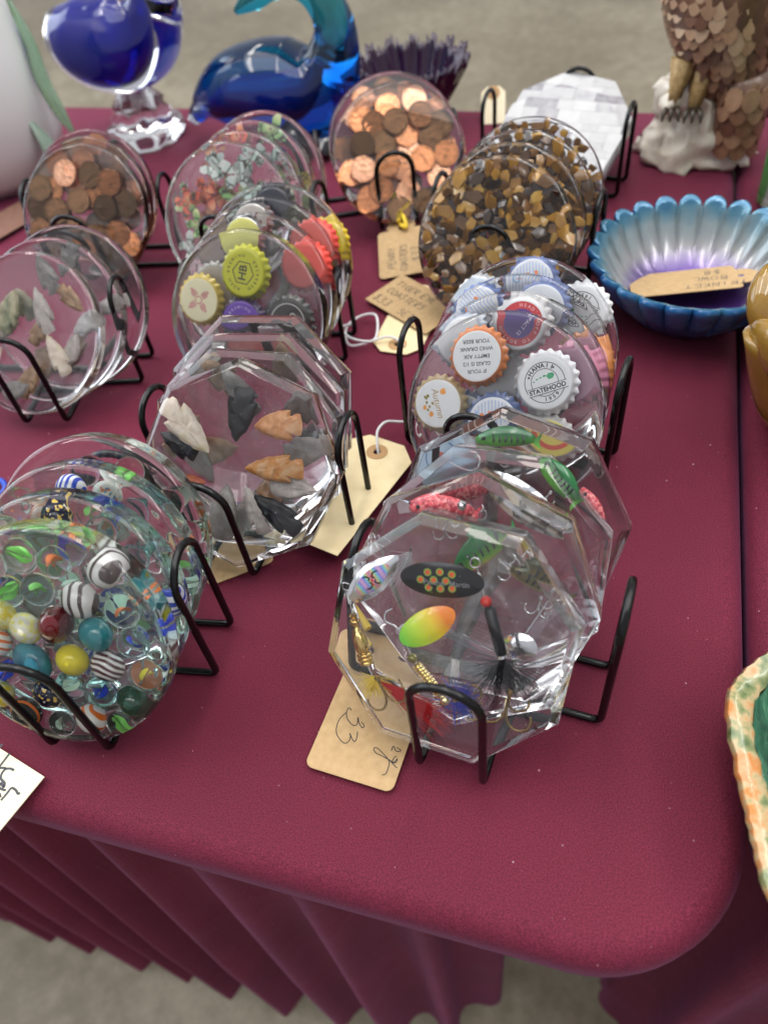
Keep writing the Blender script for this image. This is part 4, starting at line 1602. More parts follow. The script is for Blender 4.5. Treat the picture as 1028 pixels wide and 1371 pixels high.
I_ = stack('round', 2, (-0.168, 0.552, 0.40, 0.68), (-0.177, 0.571, 0.40, 0.68), 0.0140, DISC_I, '', 'round penny coasters before the purple glass', [
    'round clear coaster of copper pennies, behind the yellow string and kraft tag',
    'round clear coaster of copper pennies, rear of its pair before the purple glass'])
isx = [(0.7, 22.6), (19.7, 24.5), (7.8, 13.7), (-3.0, 34.9), (16.9, 35.6), (25.1, 8.7), (16.7, -6.4), (34.7, -5.4), (27.6, -19.8), (-17.7, -23.3), (2.8, -27.0), (-9.9, -5.9), (-28.3, -6.8), (-25.8, 11.3), (1.8, -9.0), (-37, -7.1), (-27, -27.7), (-10.1, 9.6), (-15.0, 23.8), (34.4, 17.3), (14, -36), (-6, -38), (-24, 28), (8, 0)]
for i, (x, y) in enumerate(isx):
    penny(I_[0], x, y, (-3 if i in (0, 1, 6, 7, 9, 11, 12) else -5.5 - (i % 4) * 1.4), rr)
for (x, y) in pack(18, 38, 14, rr):
    penny(I_[1], x, y, -4 - rr.random() * 6, rr)

# ---- tiger eye chips -------------------------------------------------
TIGER = by_object('tiger_eye', [(0, (.026, .012, .004)), (.35, (.075, .033, .008)), (.6, (.22, .095, .015)), (.85, (.50, .25, .03)), (1, (.60, .38, .10))], rough=.14, coat=.4, grain=.5, grain_scale=.35)


def chip_mesh(seed):
    r = random.Random(seed)
    bm = bmesh.new()
    bmesh.ops.create_icosphere(bm, subdivisions=1, radius=1)
    sx, sy, sz = r.uniform(.9, 1.5), r.uniform(.7, 1.0), r.uniform(.5, .7)
    for v in bm.verts:
        k = r.uniform(.78, 1.2)
        v.co = Vector((max(-.8, min(.8, v.co.x * k)) * sx, max(-.75, min(.75, v.co.y * k)) * sy, max(-.7, min(.7, v.co.z * k)) * sz))
    me = bpy.data.meshes.new('stone_chip')
    bm.to_mesh(me)
    bm.free()
    me.polygons.foreach_set('use_smooth', [True] * len(me.polygons))
    me.set_sharp_from_angle(angle=RAD(28))
    return me


CHIPS = [chip_mesh(s) for s in range(7)]
DISC_J = disc_mesh(RB, 0.0130, 0.0034)
J = stack('round', 4, (-0.0774, 0.434, -0.15, 0.56), (-0.066, 0.493, -0.10, 0.63), 0.0130, DISC_J, '', 'round tiger eye chip coasters in one holder', [
    'round coaster full of brown and gold stone chips, front of its stack',
    'round coaster of brown and gold stone chips, second in its stack',
    'round coaster of brown and gold stone chips, third in its stack',
    'round coaster of brown and gold stone chips, rear of its stack'])
for q, c in enumerate(J):
    rr = random.Random(80 + q)
    pts = pack(230 if q == 0 else 170, 46.0, 4.6 if q == 0 else 5.3, rr, 9000)
    for (x, y) in pts:
        s = rr.uniform(3.2, 5.6) if q == 0 else rr.uniform(3.2, 5.0)
        M = T(x * .001, y * .001, -rr.uniform(3.0, 7.5) * .001) @ Matrix.Rotation(rr.uniform(0, 6.3), 4, Vector((rr.uniform(-.5, .5), rr.uniform(-.5, .5), 1)).normalized()) @ S(s * .001)
        c.inst('stone_chip', rr.choice(CHIPS), TIGER, M)

# ---- paper butterflies ----------------------------------------------
def butterfly_mesh():
    mb = MB()
    up = [(0.05, .1), (.35, .75), (.8, 1.0), (1.05, .8), (.95, .4), (.5, .08)]
    lo = [(.05, -.02), (.55, -.02), (.78, -.3), (.7, -.7), (.4, -.85), (.15, -.5)]
    for s in (1, -1):
        for w in (up, lo):
            p = [(s * x, y) for x, y in w]
            mb.add([(x, y, abs(x) * .22) for x, y in p] + [(x, y, abs(x) * .22 - .03) for x, y in p],
                   [tuple(range(6)), tuple(range(11, 5, -1))] + [(i, (i + 1) % 6, 6 + (i + 1) % 6, 6 + i) for i in range(6)])
    mb.tube([(0, -.55, .03), (0, 0, .05), (0, .5, .03)], [.03, .07, .04], 6)
    return mb.mesh('paper_butterfly', False)


BUT = butterfly_mesh()


def wing(name, a, b_, scale=.8):
    if name in MATS:
        return MATS[name]
    m, nt, b = new_mat(name)
    tc = nt.nodes.new('ShaderNodeTexCoord')
    v = N(nt, 'ShaderNodeTexVoronoi', Scale=scale, feature='DISTANCE_TO_EDGE')
    nt.links.new(tc.outputs['Object'], v.inputs['Vector'])
    r = ramp(nt, [(.0, (.06, .06, .05)), (.022, (.10, .09, .07)), (.045, a), (.3, b_)])
    nt.links.new(v.outputs['Distance'], r.inputs[0])
    nt.links.new(r.outputs[0], b.inputs['Base Color'])
    b.inputs['Roughness'].default_value = .5
    MATS[name] = m
    return m


WINGS = [wing('wing_pink', (.75, .30, .36), (.85, .62, .64)), wing('wing_yellow', (.75, .58, .06), (.82, .76, .35)), wing('wing_white', (.62, .72, .66), (.82, .84, .80)),
         wing('wing_orange', (.75, .24, .05), (.82, .45, .18)), wing('wing_green', (.30, .58, .22), (.70, .80, .40)), wing('wing_mint', (.50, .68, .60), (.78, .84, .80)), wing('wing_red', (.65, .10, .06), (.80, .35, .20))]
DISC_H = disc_mesh(RB, 0.0125, 0.0032)
H_ = stack('round', 4, (-0.263, 0.444, -0.05, 0.55), (-0.261, 0.499, -0.08, 0.64), 0.0125, DISC_H, '', 'round paper butterfly coasters in one holder', [
    'round clear coaster full of small pastel paper butterflies, front of its stack',
    'round clear coaster of paper butterflies, second in its stack',
    'round clear coaster of paper butterflies, third in its stack',
    'round clear coaster of paper butterflies, last in its stack, by the blue swan'])
for q, c in enumerate(H_):
    rr = random.Random(90 + q)
    for (x, y) in pack(17 if q == 0 else 10, 37, 15.5 if q == 0 else 20, rr, 6000):
        M = T(x * .001, y * .001, -rr.uniform(2.5, 7) * .001) @ RZ(rr.uniform(0, 6.3)) @ RX(rr.uniform(-.25, .25)) @ S(rr.uniform(8.0, 10.5) * .001)
        c.inst('paper_butterfly', BUT, rr.choice(WINGS), M)

# ---- pearl mosaic ----------------------------------------------------
PEARL = by_object('mother_of_pearl', [(0, (.12, .11, .13)), (.2, (.24, .23, .25)), (.38, (.37, .365, .37)), (1, (.47, .47, .465))], rough=.3, coat=.3, grain=.6, grain_scale=.12)
OPAL = plain('pearl_base', (.36, .35, .36), .25, coat=.6)
OCT_K = oct_mesh(0.0520, 0.0115, 0.0010)
OCT_K.materials.clear()
OCT_K.polygons.foreach_set('material_index', [0] * len(OCT_K.polygons))
K_ = stack('oct', 2, (-0.0610, 0.612, -0.16, 1.12), (-0.0570, 0.638, -0.16, 1.12), 0.0115, OCT_K, '', 'octagonal white pearl mosaic coasters', [
    'white octagonal coaster of mother-of-pearl tiles, front of its pair',
    'white octagonal coaster of mother-of-pearl tiles, rear of its pair'], mat=OPAL, spins=[.20, .20], R=0.052)
for q, c in enumerate(K_):
    rr = random.Random(99 + q)
    ap = 47.3
    spin = .20

    def clip(poly):
        for k in range(8):
            nx, ny = math.sin(spin + k * PI / 4), math.cos(spin + k * PI / 4)
            out = []
            for i in range(len(poly)):
                p, q_ = poly[i], poly[(i + 1) % len(poly)]
                dp, dq = p[0] * nx + p[1] * ny - ap, q_[0] * nx + q_[1] * ny - ap
                if dp <= 0:
                    out.append(p)
                if dp * dq < 0:
                    u = dp / (dp - dq)
                    out.append((lerp(p[0], q_[0], u), lerp(p[1], q_[1], u)))
            poly = out
            if len(poly) < 3:
                return None
        return poly
    y = -48.0
    while y < 48:
        h = rr.choice((7, 9, 11))
        x = -50.0 + rr.uniform(0, 6)
        while x < 48:
            w = rr.choice((9, 13, 17, 11))
            g = .06
            poly = clip([(x + g, y + g), (x + w - g, y + g), (x + w - g, y + h - g), (x + g, y + h - g)])
            if poly:
                z1 = .3 + rr.uniform(0, .10)
                c.put('pearl_tile', MB().prism(poly, -.2, z1), PEARL, 0, 0, 0, smooth=False)
            x += w
        y += h

# ------------------------------------------------------------------ price tags
def tag_outline(kind, w, h):
    """hole end towards +Y"""
    x, y = w / 2, h / 2
    if kind == 'manila':
        c_ = w * .24
        return [(-x, -y), (x, -y), (x, y - c_), (x - c_, y), (-x + c_, y), (-x, y - c_)]
    if kind == 'plain':
        return [(-x, -y), (x, -y), (x, y), (-x, y)]
    pts = []
    r = .0035

    def arc(cx, cy_, a0, a1, rr_, n=6):
        for i in range(n + 1):
            a = a0 + (a1 - a0) * i / n
            pts.append((cx + rr_ * math.cos(a), cy_ + rr_ * math.sin(a)))
    arc(-x + r, -y + r, -PI, -PI / 2, r)
    arc(x - r, -y + r, -PI / 2, 0, r)
    sh = y - w * .34                      # shoulder
    arc(x - r, sh - r, 0, PI / 2, r)
    arc(x * .62, sh + .0022, -PI / 2 - .2, -PI, .0022, 4)
    arc(0, y - x * .62, 0, PI, x * .62, 12)
    arc(-x * .62, sh + .0022, 0, -PI / 2 + .2, .0022, 4)
    arc(-x + r, sh - r, PI / 2, PI, r)
    return pts


def price_tag(label, kind, x, y, z, rot, w, h, mat, strokes=None, ink=INKB, tilt=0.0, tilt_y=0.0, hole=True):
    t = thing('price_tag', label, 'price tag', T(x, y, z) @ RZ(rot) @ RX(tilt) @ RY(tilt_y))
    hy = h / 2 - w * (.26 if kind == 'manila' else .30)
    holes = [circle(.0022, 20, 0, hy)] if hole else []
    v, f = flat_geo(tag_outline(kind, w, h), holes, .0005)
    # a little curl so the card is not a dead flat sheet
    bm = bmesh.new()
    vs = [bm.verts.new(p) for p in v]
    for q in f:
        try:
            bm.faces.new([vs[i] for i in q])
        except ValueError:
            pass
    bmesh.ops.remove_doubles(bm, verts=bm.verts, dist=1e-7)
    me = bpy.data.meshes.new('card')
    bm.to_mesh(me)
    bm.free()
    link('card', me, mat, t)
    if kind == 'manila' and hole:
        v, f = flat_geo(circle(.0062, 28, 0, hy), [circle(.0023, 20, 0, hy)], .0003)
        put('eyelet', MB().add(v, f, T(0, 0, .0005)), plain('eyelet_paper', (.46, .27, .12), .8), t, smooth=False)
    if strokes is not None:
        put('handwriting', strokes, ink, t, T(0, 0, .00034), smooth=False)
    return t


def strokes_world(lists, x, y, rot, w, k=.001):
    """pen strokes given as points on the table, turned into the tag's own frame"""
    mb = MB()
    ca, sa = math.cos(-rot), math.sin(-rot)
    for pts in lists:
        q = [((px * k - x), (py * k - y)) for px, py in pts]
        q = [(a * ca - b_ * sa, a * sa + b_ * ca, 0) for a, b_ in q]
        sp = smooth_path(q, 5) if len(q) > 2 else [Vector(p) for p in q]
        mb.ribbon([(p.x, p.y) for p in sp], w)
    return mb


L33 = [[(-86.7, 138.9), (-88.3, 139.8), (-88.6, 137.4), (-87.2, 134.5), (-84.2, 132.3), (-82.4, 133.0), (-82.9, 136.3), (-81.6, 133.7), (-79.6, 132.0), (-79.2, 133.2), (-80.9, 134.6)],
       [(-88.8, 137.3), (-90.7, 133.7), (-90.7, 129.0), (-89.0, 125.8), (-85.5, 123.5), (-83.8, 124.4), (-83.4, 126.5), (-84.3, 128.4), (-82.6, 126.2), (-81.0, 125.1), (-80.7, 127.2), (-81.2, 129.9)],
       [(-63.6, 120.4), (-67.8, 121.6), (-70.9, 122.4), (-72.1, 124.1), (-70.5, 124.4), (-67.0, 122.3), (-64.2, 120.0), (-63.8, 116.7), (-64.3, 114.2), (-65.6, 113.6)],
       [(-64.5, 124.6), (-64.1, 126.9), (-62.5, 125.0), (-60.5, 125.7), (-62.7, 126.7)],
       [(-61.7, 123.0), (-62.6, 121.8), (-62.7, 119.8), (-61.2, 120.2), (-61.1, 121.9), (-62.1, 120.0), (-63.8, 120.3), (-60.1, 117.8)]]
price_tag('kraft price tag reading 33, under the octagonal fishing lure coaster', 'kraft', -0.0762, 0.1525, 0.0020, RAD(-4), .0395, .088, KRAFT, strokes_world(L33, -0.0762, 0.1525, RAD(-4), .00042), INKB, tilt=RAD(-1.2))
LM = [[(-237.1, 85.3), (-236.6, 87.8)], [(-231.8, 77.5), (-230.6, 84.7)], [(-228.4, 78.0), (-226.0, 78.6), (-224.0, 78.2)], [(-231.8, 77.5), (-228.6, 78.2), (-228.8, 75.8), (-227.8, 73.6), (-225.0, 72.3), (-224.3, 70.5), (-226.6, 71.9), (-226.3, 70.0), (-223.6, 69.5), (-222.5, 69.7)],
      [(-222.1, 65.2), (-221.2, 68.5), (-220.6, 71.0), (-218.2, 70.7), (-216.2, 69.5), (-215.6, 70.2)], [(-226, 66), (-224.5, 67.5), (-223, 66.2)]]
ma = RAD(166)
mx = -0.2092 - .036 * .97 - .021 * .225
my = 0.0795 + .036 * .225 - .021 * .97
price_tag('cream card with thick grey handwriting, beside the marble coasters', 'plain', mx, my, 0.0042, ma, .072, .042, CREAM, strokes_world(LM, mx, my, ma, .0011), INK, tilt=0, hole=False)
price_tag('blank manila shipping tag with brown eyelet beside the octagonal arrowhead coasters', 'manila', -0.1262, 0.2620, 0.0085, RAD(-14.5), .044, .088, MANILA, tilt=RAD(-4))
hw = MB()
hand(hw, 'PENNY', -.016, .006, .0052, .0005, 0, seed=1)
hand(hw, 'COASTERS', -.020, -.003, .0048, .0005, 0, spread=.95, seed=2)
hand(hw, '$33', -.012, -.013, .0062, .0005, 0, seed=3)
hw.v = [(-y, x - .006, z) for x, y, z in hw.v]
price_tag('kraft price tag hanging from a yellow string under the penny coasters', 'kraft', -0.1570, 0.5020, 0.010, RAD(16), .036, .060, KRAFT, hw, INKB, tilt=RAD(12), tilt_y=RAD(-6))
hw = MB()
hand(hw, 'TIGER EYE', -.026, .007, .0052, .00055, 0, seed=4)
hand(hw, 'COASTERS', -.026, -.003, .0055, .00055, 0, seed=5)
hand(hw, '$33', -.028, -.0145, .0066, .00055, 0, seed=6)
hand(hw, 'SET', -.002, -.0145, .0055, .00055, 0, seed=7)
price_tag('kraft price tag handwritten tiger eye coasters, lying on a manila tag', 'plain', -0.1330, 0.4395, 0.0050, RAD(-33), .062, .036, KRAFT, hw, INKB, tilt=RAD(3), hole=False)
hw = MB()
hand(hw, 'BEER CAP', -.014, -.014, .0055, .0007, 0, seed=8)
price_tag('manila shipping tag lettered beer cap, partly under a kraft tag', 'manila', -0.1315, 0.4270, 0.0018, RAD(176), .034, .078, MANILA, hw, INKB)
hw = MB()
hand(hw, 'TRINKET', -.030, .008, .0065, .0005, 0, seed=9)
hand(hw, 'BOWL', -.020, -.003, .0065, .0005, 0, seed=10)
hand(hw, '$8', -.018, -.014, .007, .0005, 0, seed=11)
t = price_tag('kraft price tag lying inside the fluted blue bowl', 'kraft', 0.0480, 0.4700, 0.0165, RAD(-82), .040, .080, KRAFT, None, INKB, tilt=RAD(6), tilt_y=RAD(-14))
put('handwriting', hw, INK, t, T(0, 0, .00034) @ RZ(RAD(-90)), smooth=False)
price_tag('kraft tag peeking out from under the octagonal arrowhead coasters', 'kraft', -0.186, 0.2265, 0.0012, RAD(38), .036, .066, KRAFT)
price_tag('small cream tag standing behind the white pearl coasters', 'manila', -0.132, 0.742, 0.012, RAD(10), .022, .034, CREAM, tilt=RAD(42))
price_tag('brown kraft tag beside the white vase and penny holder', 'plain', -0.520, 0.520, 0.004, RAD(-20), .040, .070, noisy('brown_card', [(.3, (.16, .075, .05)), (.7, (.20, .10, .07))], 150, .8), hole=False)


def cord(name, label, pts, mat, r):
    tag(put(name, MB().tube(smooth_path(pts, 8), r, 7), mat, sharp=80), label, 'string')


cord('tag_string', 'white string looped beside the manila beer cap tag', [(-.1285, .3945, .0035), (-.14, .399, .006), (-.163, .389, .004), (-.1705, .403, .007), (-.166, .420, .005), (-.154, .419, .007), (-.149, .396, .005), (-.163, .3915, .008), (-.172, .398, .011), (-.166, .404, .010)], WHITE_STRING, .00085)
cord('tag_string', 'white string through the brown eyelet of the manila tag', [(-.1170, .2925, .0055), (-.1182, .296, .010), (-.1195, .303, .014), (-.117, .312, .013), (-.110, .3175, .009), (-.100, .321, .008), (-.092, .318, .006), (-.095, .311, .005)], WHITE_STRING, .0008)
cord('tag_string', 'yellow knotted string tying the kraft tag to the penny holder', [(-.1635, .5205, .019), (-.168, .533, .020), (-.173, .541, .026), (-.166, .545, .028), (-.160, .538, .024), (-.165, .531, .021), (-.160, .5225, .021), (-.157, .5165, .017), (-.162, .5185, .0175)], YELLOW_STRING, .0016)
cord('tag_string', 'blue plastic cord behind the marble coasters', [(-.345, .225, .003), (-.336, .233, .006), (-.330, .229, .004), (-.334, .222, .004), (-.345, .232, .008), (-.352, .24, .004)], BLUE_STRING, .0018)
cord('tag_string', 'yellow string on the kraft tag seen through the lure coasters', [(-.0735, .1840, .004), (-.079, .189, .006), (-.084, .193, .0075), (-.080, .197, .006), (-.074, .190, .005)], YELLOW_STRING, .0014)


# ------------------------------------------------------------------ figurines and dishes round the edge
def lumpy(mb, amp, freq, seed=0.0):
    out = []
    for p in mb.v:
        q = Vector(p)
        d = noise.noise_vector(q * freq + Vector((seed, seed * 2, 0)))
        d2 = noise.noise_vector(q * freq * 2.7 + Vector((seed, 0, seed)))
        out.append(tuple(q + (d + d2 * .4) * amp))
    mb.v = out
    return mb


def sweep(pts, n=6):
    """pts: (x, y, z, r) -> smooth tapered body"""
    P = smooth_path([(p[0], p[1], p[2]) for p in pts], n)
    Rr = [max(q.x, .0004) for q in smooth_path([(p[3], 0, 0) for p in pts], n)]
    return P, Rr


def zgrad_glass(name, stops, z0, z1, rough=.02, trans=1.0, ior=1.5):
    m = gradient(name, stops, z0, z1, 2, rough, 0, 0)
    m.node_tree.nodes['Principled BSDF'].inputs['Transmission Weight'].default_value = trans
    m.node_tree.nodes['Principled BSDF'].inputs['IOR'].default_value = ior
    return m


GLASS = plain('clear_glass', (.97, .98, .98), .0, 0, 1.0, 1.5)
# blue swan
t = thing('glass_swan', 'blue glass swan with curved neck, behind the paper butterfly coasters', 'figurine', T(-.32, .685, 0))
P, Rr = sweep([(-.086, 0, .022, .004), (-.072, 0, .036, .015), (-.042, 0, .046, .033), (-.006, 0, .047, .042), (.026, 0, .047, .041), (.050, 0, .058, .031), (.062, 0, .080, .022), (.064, 0, .102, .017), (.053, 0, .123, .015), (.034, 0, .132, .013), (.014, 0, .130, .0125), (-.004, 0, .120, .010), (-.022, 0, .110, .003)])
body = MB().tube(P, Rr, 28).fix()
put('body', body, zgrad_glass('swan_glass', [(0, (.003, .03, .36)), (.40, (.003, .09, .52)), (.66, (.01, .24, .50)), (1, (.04, .42, .46))], .01, .13, trans=.95), t, sharp=180)
P, Rr = sweep([(-.062, 0, .036, .003), (-.03, 0, .043, .010), (.01, 0, .042, .014), (.035, 0, .05, .008), (.05, 0, .07, .004)])
put('colour_core', MB().tube(P, Rr, 16).fix(), plain('swan_core', (.003, .03, .25), .2), t, sharp=180)
bs = lumpy(MB().lathe([(0, 0), (.030, 0), (.034, .006), (.030, .014), (.020, .020), (.0, .021)], 26), .004, 70, 3)
put('base', bs, plain('black_glass', (.006, .006, .010), .05, coat=.5), t, T(.030, -.012, .0025), sharp=50)
ft = lumpy(MB().tube([(-.09, 0, .020), (-.082, 0, .028), (-.075, 0, .040)], [.006, .009, .006], 12), .003, 120, 5)
put('tail_tip', ft, GLASS, t, sharp=180)
# cobalt bird
t = thing('glass_bird', 'clear glass bird with cobalt blue core on a clear crumpled glass foot', 'figurine', T(-.470, .690, 0))
P, Rr = sweep([(-.067, 0, .100, .004), (-.062, 0, .099, .018), (-.040, 0, .090, .034), (-.008, 0, .084, .040), (.026, 0, .092, .037), (.046, 0, .110, .026), (.050, 0, .135, .020), (.040, 0, .158, .018), (.02, 0, .168, .016), (.0, 0, .164, .008), (-.015, 0, .158, .002)])
put('body', MB().tube(P, Rr, 28).fix(), GLASS, t, sharp=180)
P, Rr = sweep([(-.054, 0, .102, .008), (-.036, -.002, .092, .022), (-.010, -.002, .086, .024), (.016, -.002, .090, .018), (.034, 0, .112, .010), (.036, 0, .13, .004)])
put('colour_core', MB().tube(P, Rr, 24).fix(), plain('cobalt_core', (.006, .012, .42), .08, 0, .35, 1.2), t, sharp=180)
ftm = lumpy(MB().lathe([(0, 0), (.034, 0), (.040, .006), (.037, .013), (.028, .018), (.030, .024), (.023, .029), (.025, .035), (.018, .040), (.016, .047), (0, .048)], 30), .0028, 90, 8)
put('foot', ftm, GLASS, t, sharp=180)
# frosted white vase
t = thing('frosted_vase', 'frosted white vase with a green glass leaf on its side', 'vase', T(-.580, .600, 0))
prof = [(0, .002), (.046, .0), (.060, .014), (.071, .040), (.074, .075), (.071, .11), (.062, .16), (.050, .21), (.042, .25), (.046, .28), (.043, .28), (.039, .25), (.046, .21), (.058, .16), (.067, .11), (.070, .075), (.067, .04), (.055, .016), (0, .008)]
put('body', MB().lathe(smooth_prof := prof, 56).fix(), plain('frosted_glass', (.74, .75, .74), .38, coat=.25), t, sharp=180)
P, Rr = sweep([(.068, .02, .145, .002), (.078, .012, .115, .007), (.086, .0, .088, .008), (.100, -.01, .064, .006), (.108, -.014, .050, .002)])
put('leaf', MB().tube(P, Rr, 12, flat=.4).fix(), plain('green_glass_leaf', (.42, .62, .42), .03, 0, .85, 1.4), t, sharp=180)
P, Rr = sweep([(.070, -.016, .060, .003), (.080, -.018, .040, .008), (.086, -.020, .018, .010), (.090, -.02, .004, .004)])
put('leaf', MB().tube(P, Rr, 12, flat=.45).fix(), plain('grey_green_glass', (.30, .40, .32), .12, 0, .3, 1.4), t, sharp=180)


# ruffled purple glass
def ruffle(R, h, n, amp, spikes, seed, thick=.0025, base=.35, flare=1.0):
    mb = MB()
    seg = n * 12
    rows = 12
    vs, fs = [], []
    for side in (0, 1):
        for j in range(rows + 1):
            v = j / rows
            for k in range(seg):
                a = 2 * PI * k / seg
                r = R * (base + (1 - base) * v ** flare) - side * thick
                w = amp * v * v * math.sin(n * a + .6 * math.sin(3 * a + seed))
                sp = spikes * v ** 3 * abs(math.sin(n * 2.5 * a))
                z = h * v ** 1.3 + w * .5 + sp + side * thick * (1 - v)
                vs.append(((r + w) * math.cos(a), (r + w) * math.sin(a), z))
    R1 = (rows + 1) * seg
    for j in range(rows):
        for k in range(seg):
            l = (k + 1) % seg
            fs.append((j * seg + k, j * seg + l, (j + 1) * seg + l, (j + 1) * seg + k))
            fs.append((R1 + j * seg + k, R1 + (j + 1) * seg + k, R1 + (j + 1) * seg + l, R1 + j * seg + l))
    for k in range(seg):
        l = (k + 1) % seg
        fs.append((rows * seg + k, rows * seg + l, R1 + rows * seg + l, R1 + rows * seg + k))
    fs.append(tuple(range(seg - 1, -1, -1)))
    fs.append(tuple(R1 + k for k in range(seg)))
    return mb.add(vs, fs)


tag(put('ruffled_dish', ruffle(.050, .048, 15, .005, .011, 2), plain('amethyst_glass', (.030, .004, .036), .08, 0, .35, 1.45, .3), None, T(-.205, .728, .001), sharp=180), 'dark purple glass dish with spiky ruffled rim behind the penny coasters', 'dish')

# eagle on a rock
FEATHER_M = by_object('feather_brown', [(0, (.085, .036, .022)), (.4, (.17, .078, .045)), (.7, (.30, .16, .09)), (1, (.48, .30, .18))], rough=.42, coat=.25, grain=.5, grain_scale=2.2)
FEATHER_P = by_object('feather_pale', [(0, (.22, .12, .07)), (.4, (.36, .22, .13)), (1, (.56, .40, .27))], rough=.42, coat=.25, grain=.6, grain_scale=2.6)
BROWN = noisy('eagle_brown', [(.3, (.075, .032, .02)), (.6, (.16, .075, .042)), (.8, (.26, .14, .08))], 60, .4, coat=.3, bump=.3)
ROCKM = noisy('glazed_rock', [(.25, (.42, .37, .31)), (.45, (.64, .57, .46)), (.62, (.74, .68, .58)), (.8, (.80, .76, .68))], 45, .32, coat=.4, bump=.5, bump_scale=90)
t = thing('eagle_figurine', 'brown feathered bird figurine perched on a cream glazed rock', 'figurine', T(.048, .680, 0))
rk = MB()
vs, fs = [], []
rows, seg = 22, 60
for j in range(rows + 1):
    v = j / rows
    for k in range(seg):
        a = 2 * PI * k / seg
        x, y = math.cos(a), math.sin(a)
        top = 1.0 - .62 * v ** 1.5
        r = .0455 * (1 - .40 * v) * (1 + .06 * math.sin(9 * a + 2 * v) + .035 * math.sin(17 * a))
        r *= 1 if v < .9 else 1 - (v - .9) * 7
        hgt = .062 - .030 * max(0, x)
        vs.append((r * x - .006 * v, r * .72 * y, hgt * v))
for j in range(rows):
    for k in range(seg):
        l = (k + 1) % seg
        fs.append((j * seg + k, j * seg + l, (j + 1) * seg + l, (j + 1) * seg + k))
fs.append(tuple(range(seg - 1, -1, -1)))
fs.append(tuple(rows * seg + k for k in range(seg)))
rk.add(vs, fs)
put('rock', lumpy(lumpy(rk, .0075, 38, 4), .0030, 130, 9), ROCKM, t, T(0, 0, .002), sharp=180)
put('knob', lumpy(MB().ball((-.028, -.018, .047), .0085, 16, 12), .002, 120, 6), ROCKM, t, sharp=180)
P, Rr = sweep([(.022, -.004, .022, .008), (.020, -.004, .032, .0155), (.015, -.002, .050, .020), (.008, 0, .078, .034), (.0, .004, .108, .043), (-.006, .006, .140, .042), (-.012, .004, .170, .030), (-.016, -.002, .192, .021), (-.018, -.008, .208, .020), (-.020, -.016, .220, .014), (-.022, -.028, .218, .006), (-.022, -.034, .210, .002)])
put('body', MB().tube(P, Rr, 32).fix(), BROWN, t, sharp=180)
tb = MB().lathe([(0, 0), (.010, .0), (.0155, .004), (.0165, .02), (.018, .04), (.014, .058), (0, .06)], 26, None, lambda r, z, a: (r * (1 + .04 * math.sin(9 * a)), z))
put('tail', tb, BROWN, t, T(.025, -.014, .012) @ RX(RAD(8)), sharp=180)
for s, (x, y) in enumerate(((-.026, -.022), (-.010, -.024))):
    lg = lumpy(MB().tube([(x, y, .046), (x + .001, y + .002, .058), (x + .004, y + .006, .078)], [.0045, .0060, .010], 18), .0034, 330, s)
    put('leg', lg, noisy('leg_gold', [(.3, (.30, .18, .06)), (.7, (.52, .36, .16))], 300, .5, bump=.5), t, sharp=180)
    cl = MB()
    for k in (-1, 0, 1):
        cl.tube([(x + k * .003, y - .002, .047), (x + k * .0055, y - .009, .046), (x + k * .006, y - .012, .040)], [.0022, .002, .0006], 7)
    put('claw', cl, plain('claw_dark', (.06, .045, .03), .35), t, sharp=180)
wg = MB().ball((0, 0, 0), 1, 20, 12, None)
put('wing_tip', wg, BROWN, t, T(.040, -.010, .052) @ RY(RAD(-25)) @ Matrix.Diagonal((.012, .010, .019, 1)), sharp=180)
# overlapping feathers round the body
fm = MB()
ol = [(0, .10), (.30, .02), (.46, -.30), (.40, -.70), (.18, -.95), (0, -1.0), (-.18, -.95), (-.40, -.70), (-.46, -.30), (-.30, .02)]
vs = [(x, y, .13 * (1 - abs(x) * 1.6) + (.10 if y < -.3 else 0)) for x, y in ol] + [(0, -.45, .24)] + [(x, y, -.05) for x, y in ol]
fs = [(i, (i + 1) % 10, 10) for i in range(10)] + [(11 + i, 11 + (i + 1) % 10, (i + 1) % 10, i) for i in range(10)]
FEATHER = fm.add(vs, [tuple(reversed(f)) for f in fs]).mesh('feather', True, 40)
P, Rr = sweep([(.015, -.002, .050, .020), (.008, 0, .078, .034), (.0, .004, .108, .043), (-.006, .006, .140, .042), (-.012, .004, .170, .030), (-.016, -.002, .192, .021)], 8)
rr = random.Random(17)
row = 0
zprev = -1
rest = MB()
nf = 0
FV, FF = vs, [tuple(reversed(f)) for f in fs]
for P_, r_ in zip(P, Rr):
    if P_.z - zprev < .0060:
        continue
    zprev = P_.z
    n = max(9, int(2 * PI * r_ / .0092))
    for k in range(n):
        a = 2 * PI * (k + .5 * (row % 2)) / n + rr.uniform(-.04, .04)
        out = Vector((math.cos(a), math.sin(a), 0))
        up = Vector((0, 0, 1))
        zax = (out + up * .05).normalized()
        yax = (up - zax * up.dot(zax)).normalized()
        xax = yax.cross(zax)
        p = P_ + out * (r_ - .0012) + up * .005
        M = Matrix(((xax.x, yax.x, zax.x, p.x), (xax.y, yax.y, zax.y, p.y), (xax.z, yax.z, zax.z, p.z), (0, 0, 0, 1))) @ RZ(rr.uniform(-.12, .12)) @ S(.0108 * rr.uniform(.9, 1.2)) @ Matrix.Diagonal((1, 1.15, .34, 1))
        if out.y < .35 and P_.z < .135 and nf < 250:
            nf += 1
            put_m('feather', FEATHER, FEATHER_P if (out.y < -.25 and out.x < .35 and P_.z > .085 and rr.random() < .7) else FEATHER_M, t, M)
        else:
            rest.add(FV, FF, M)
    row += 1
o = put('plumage', rest, FEATHER_M, t, sharp=40)
o['kind'] = 'stuff'
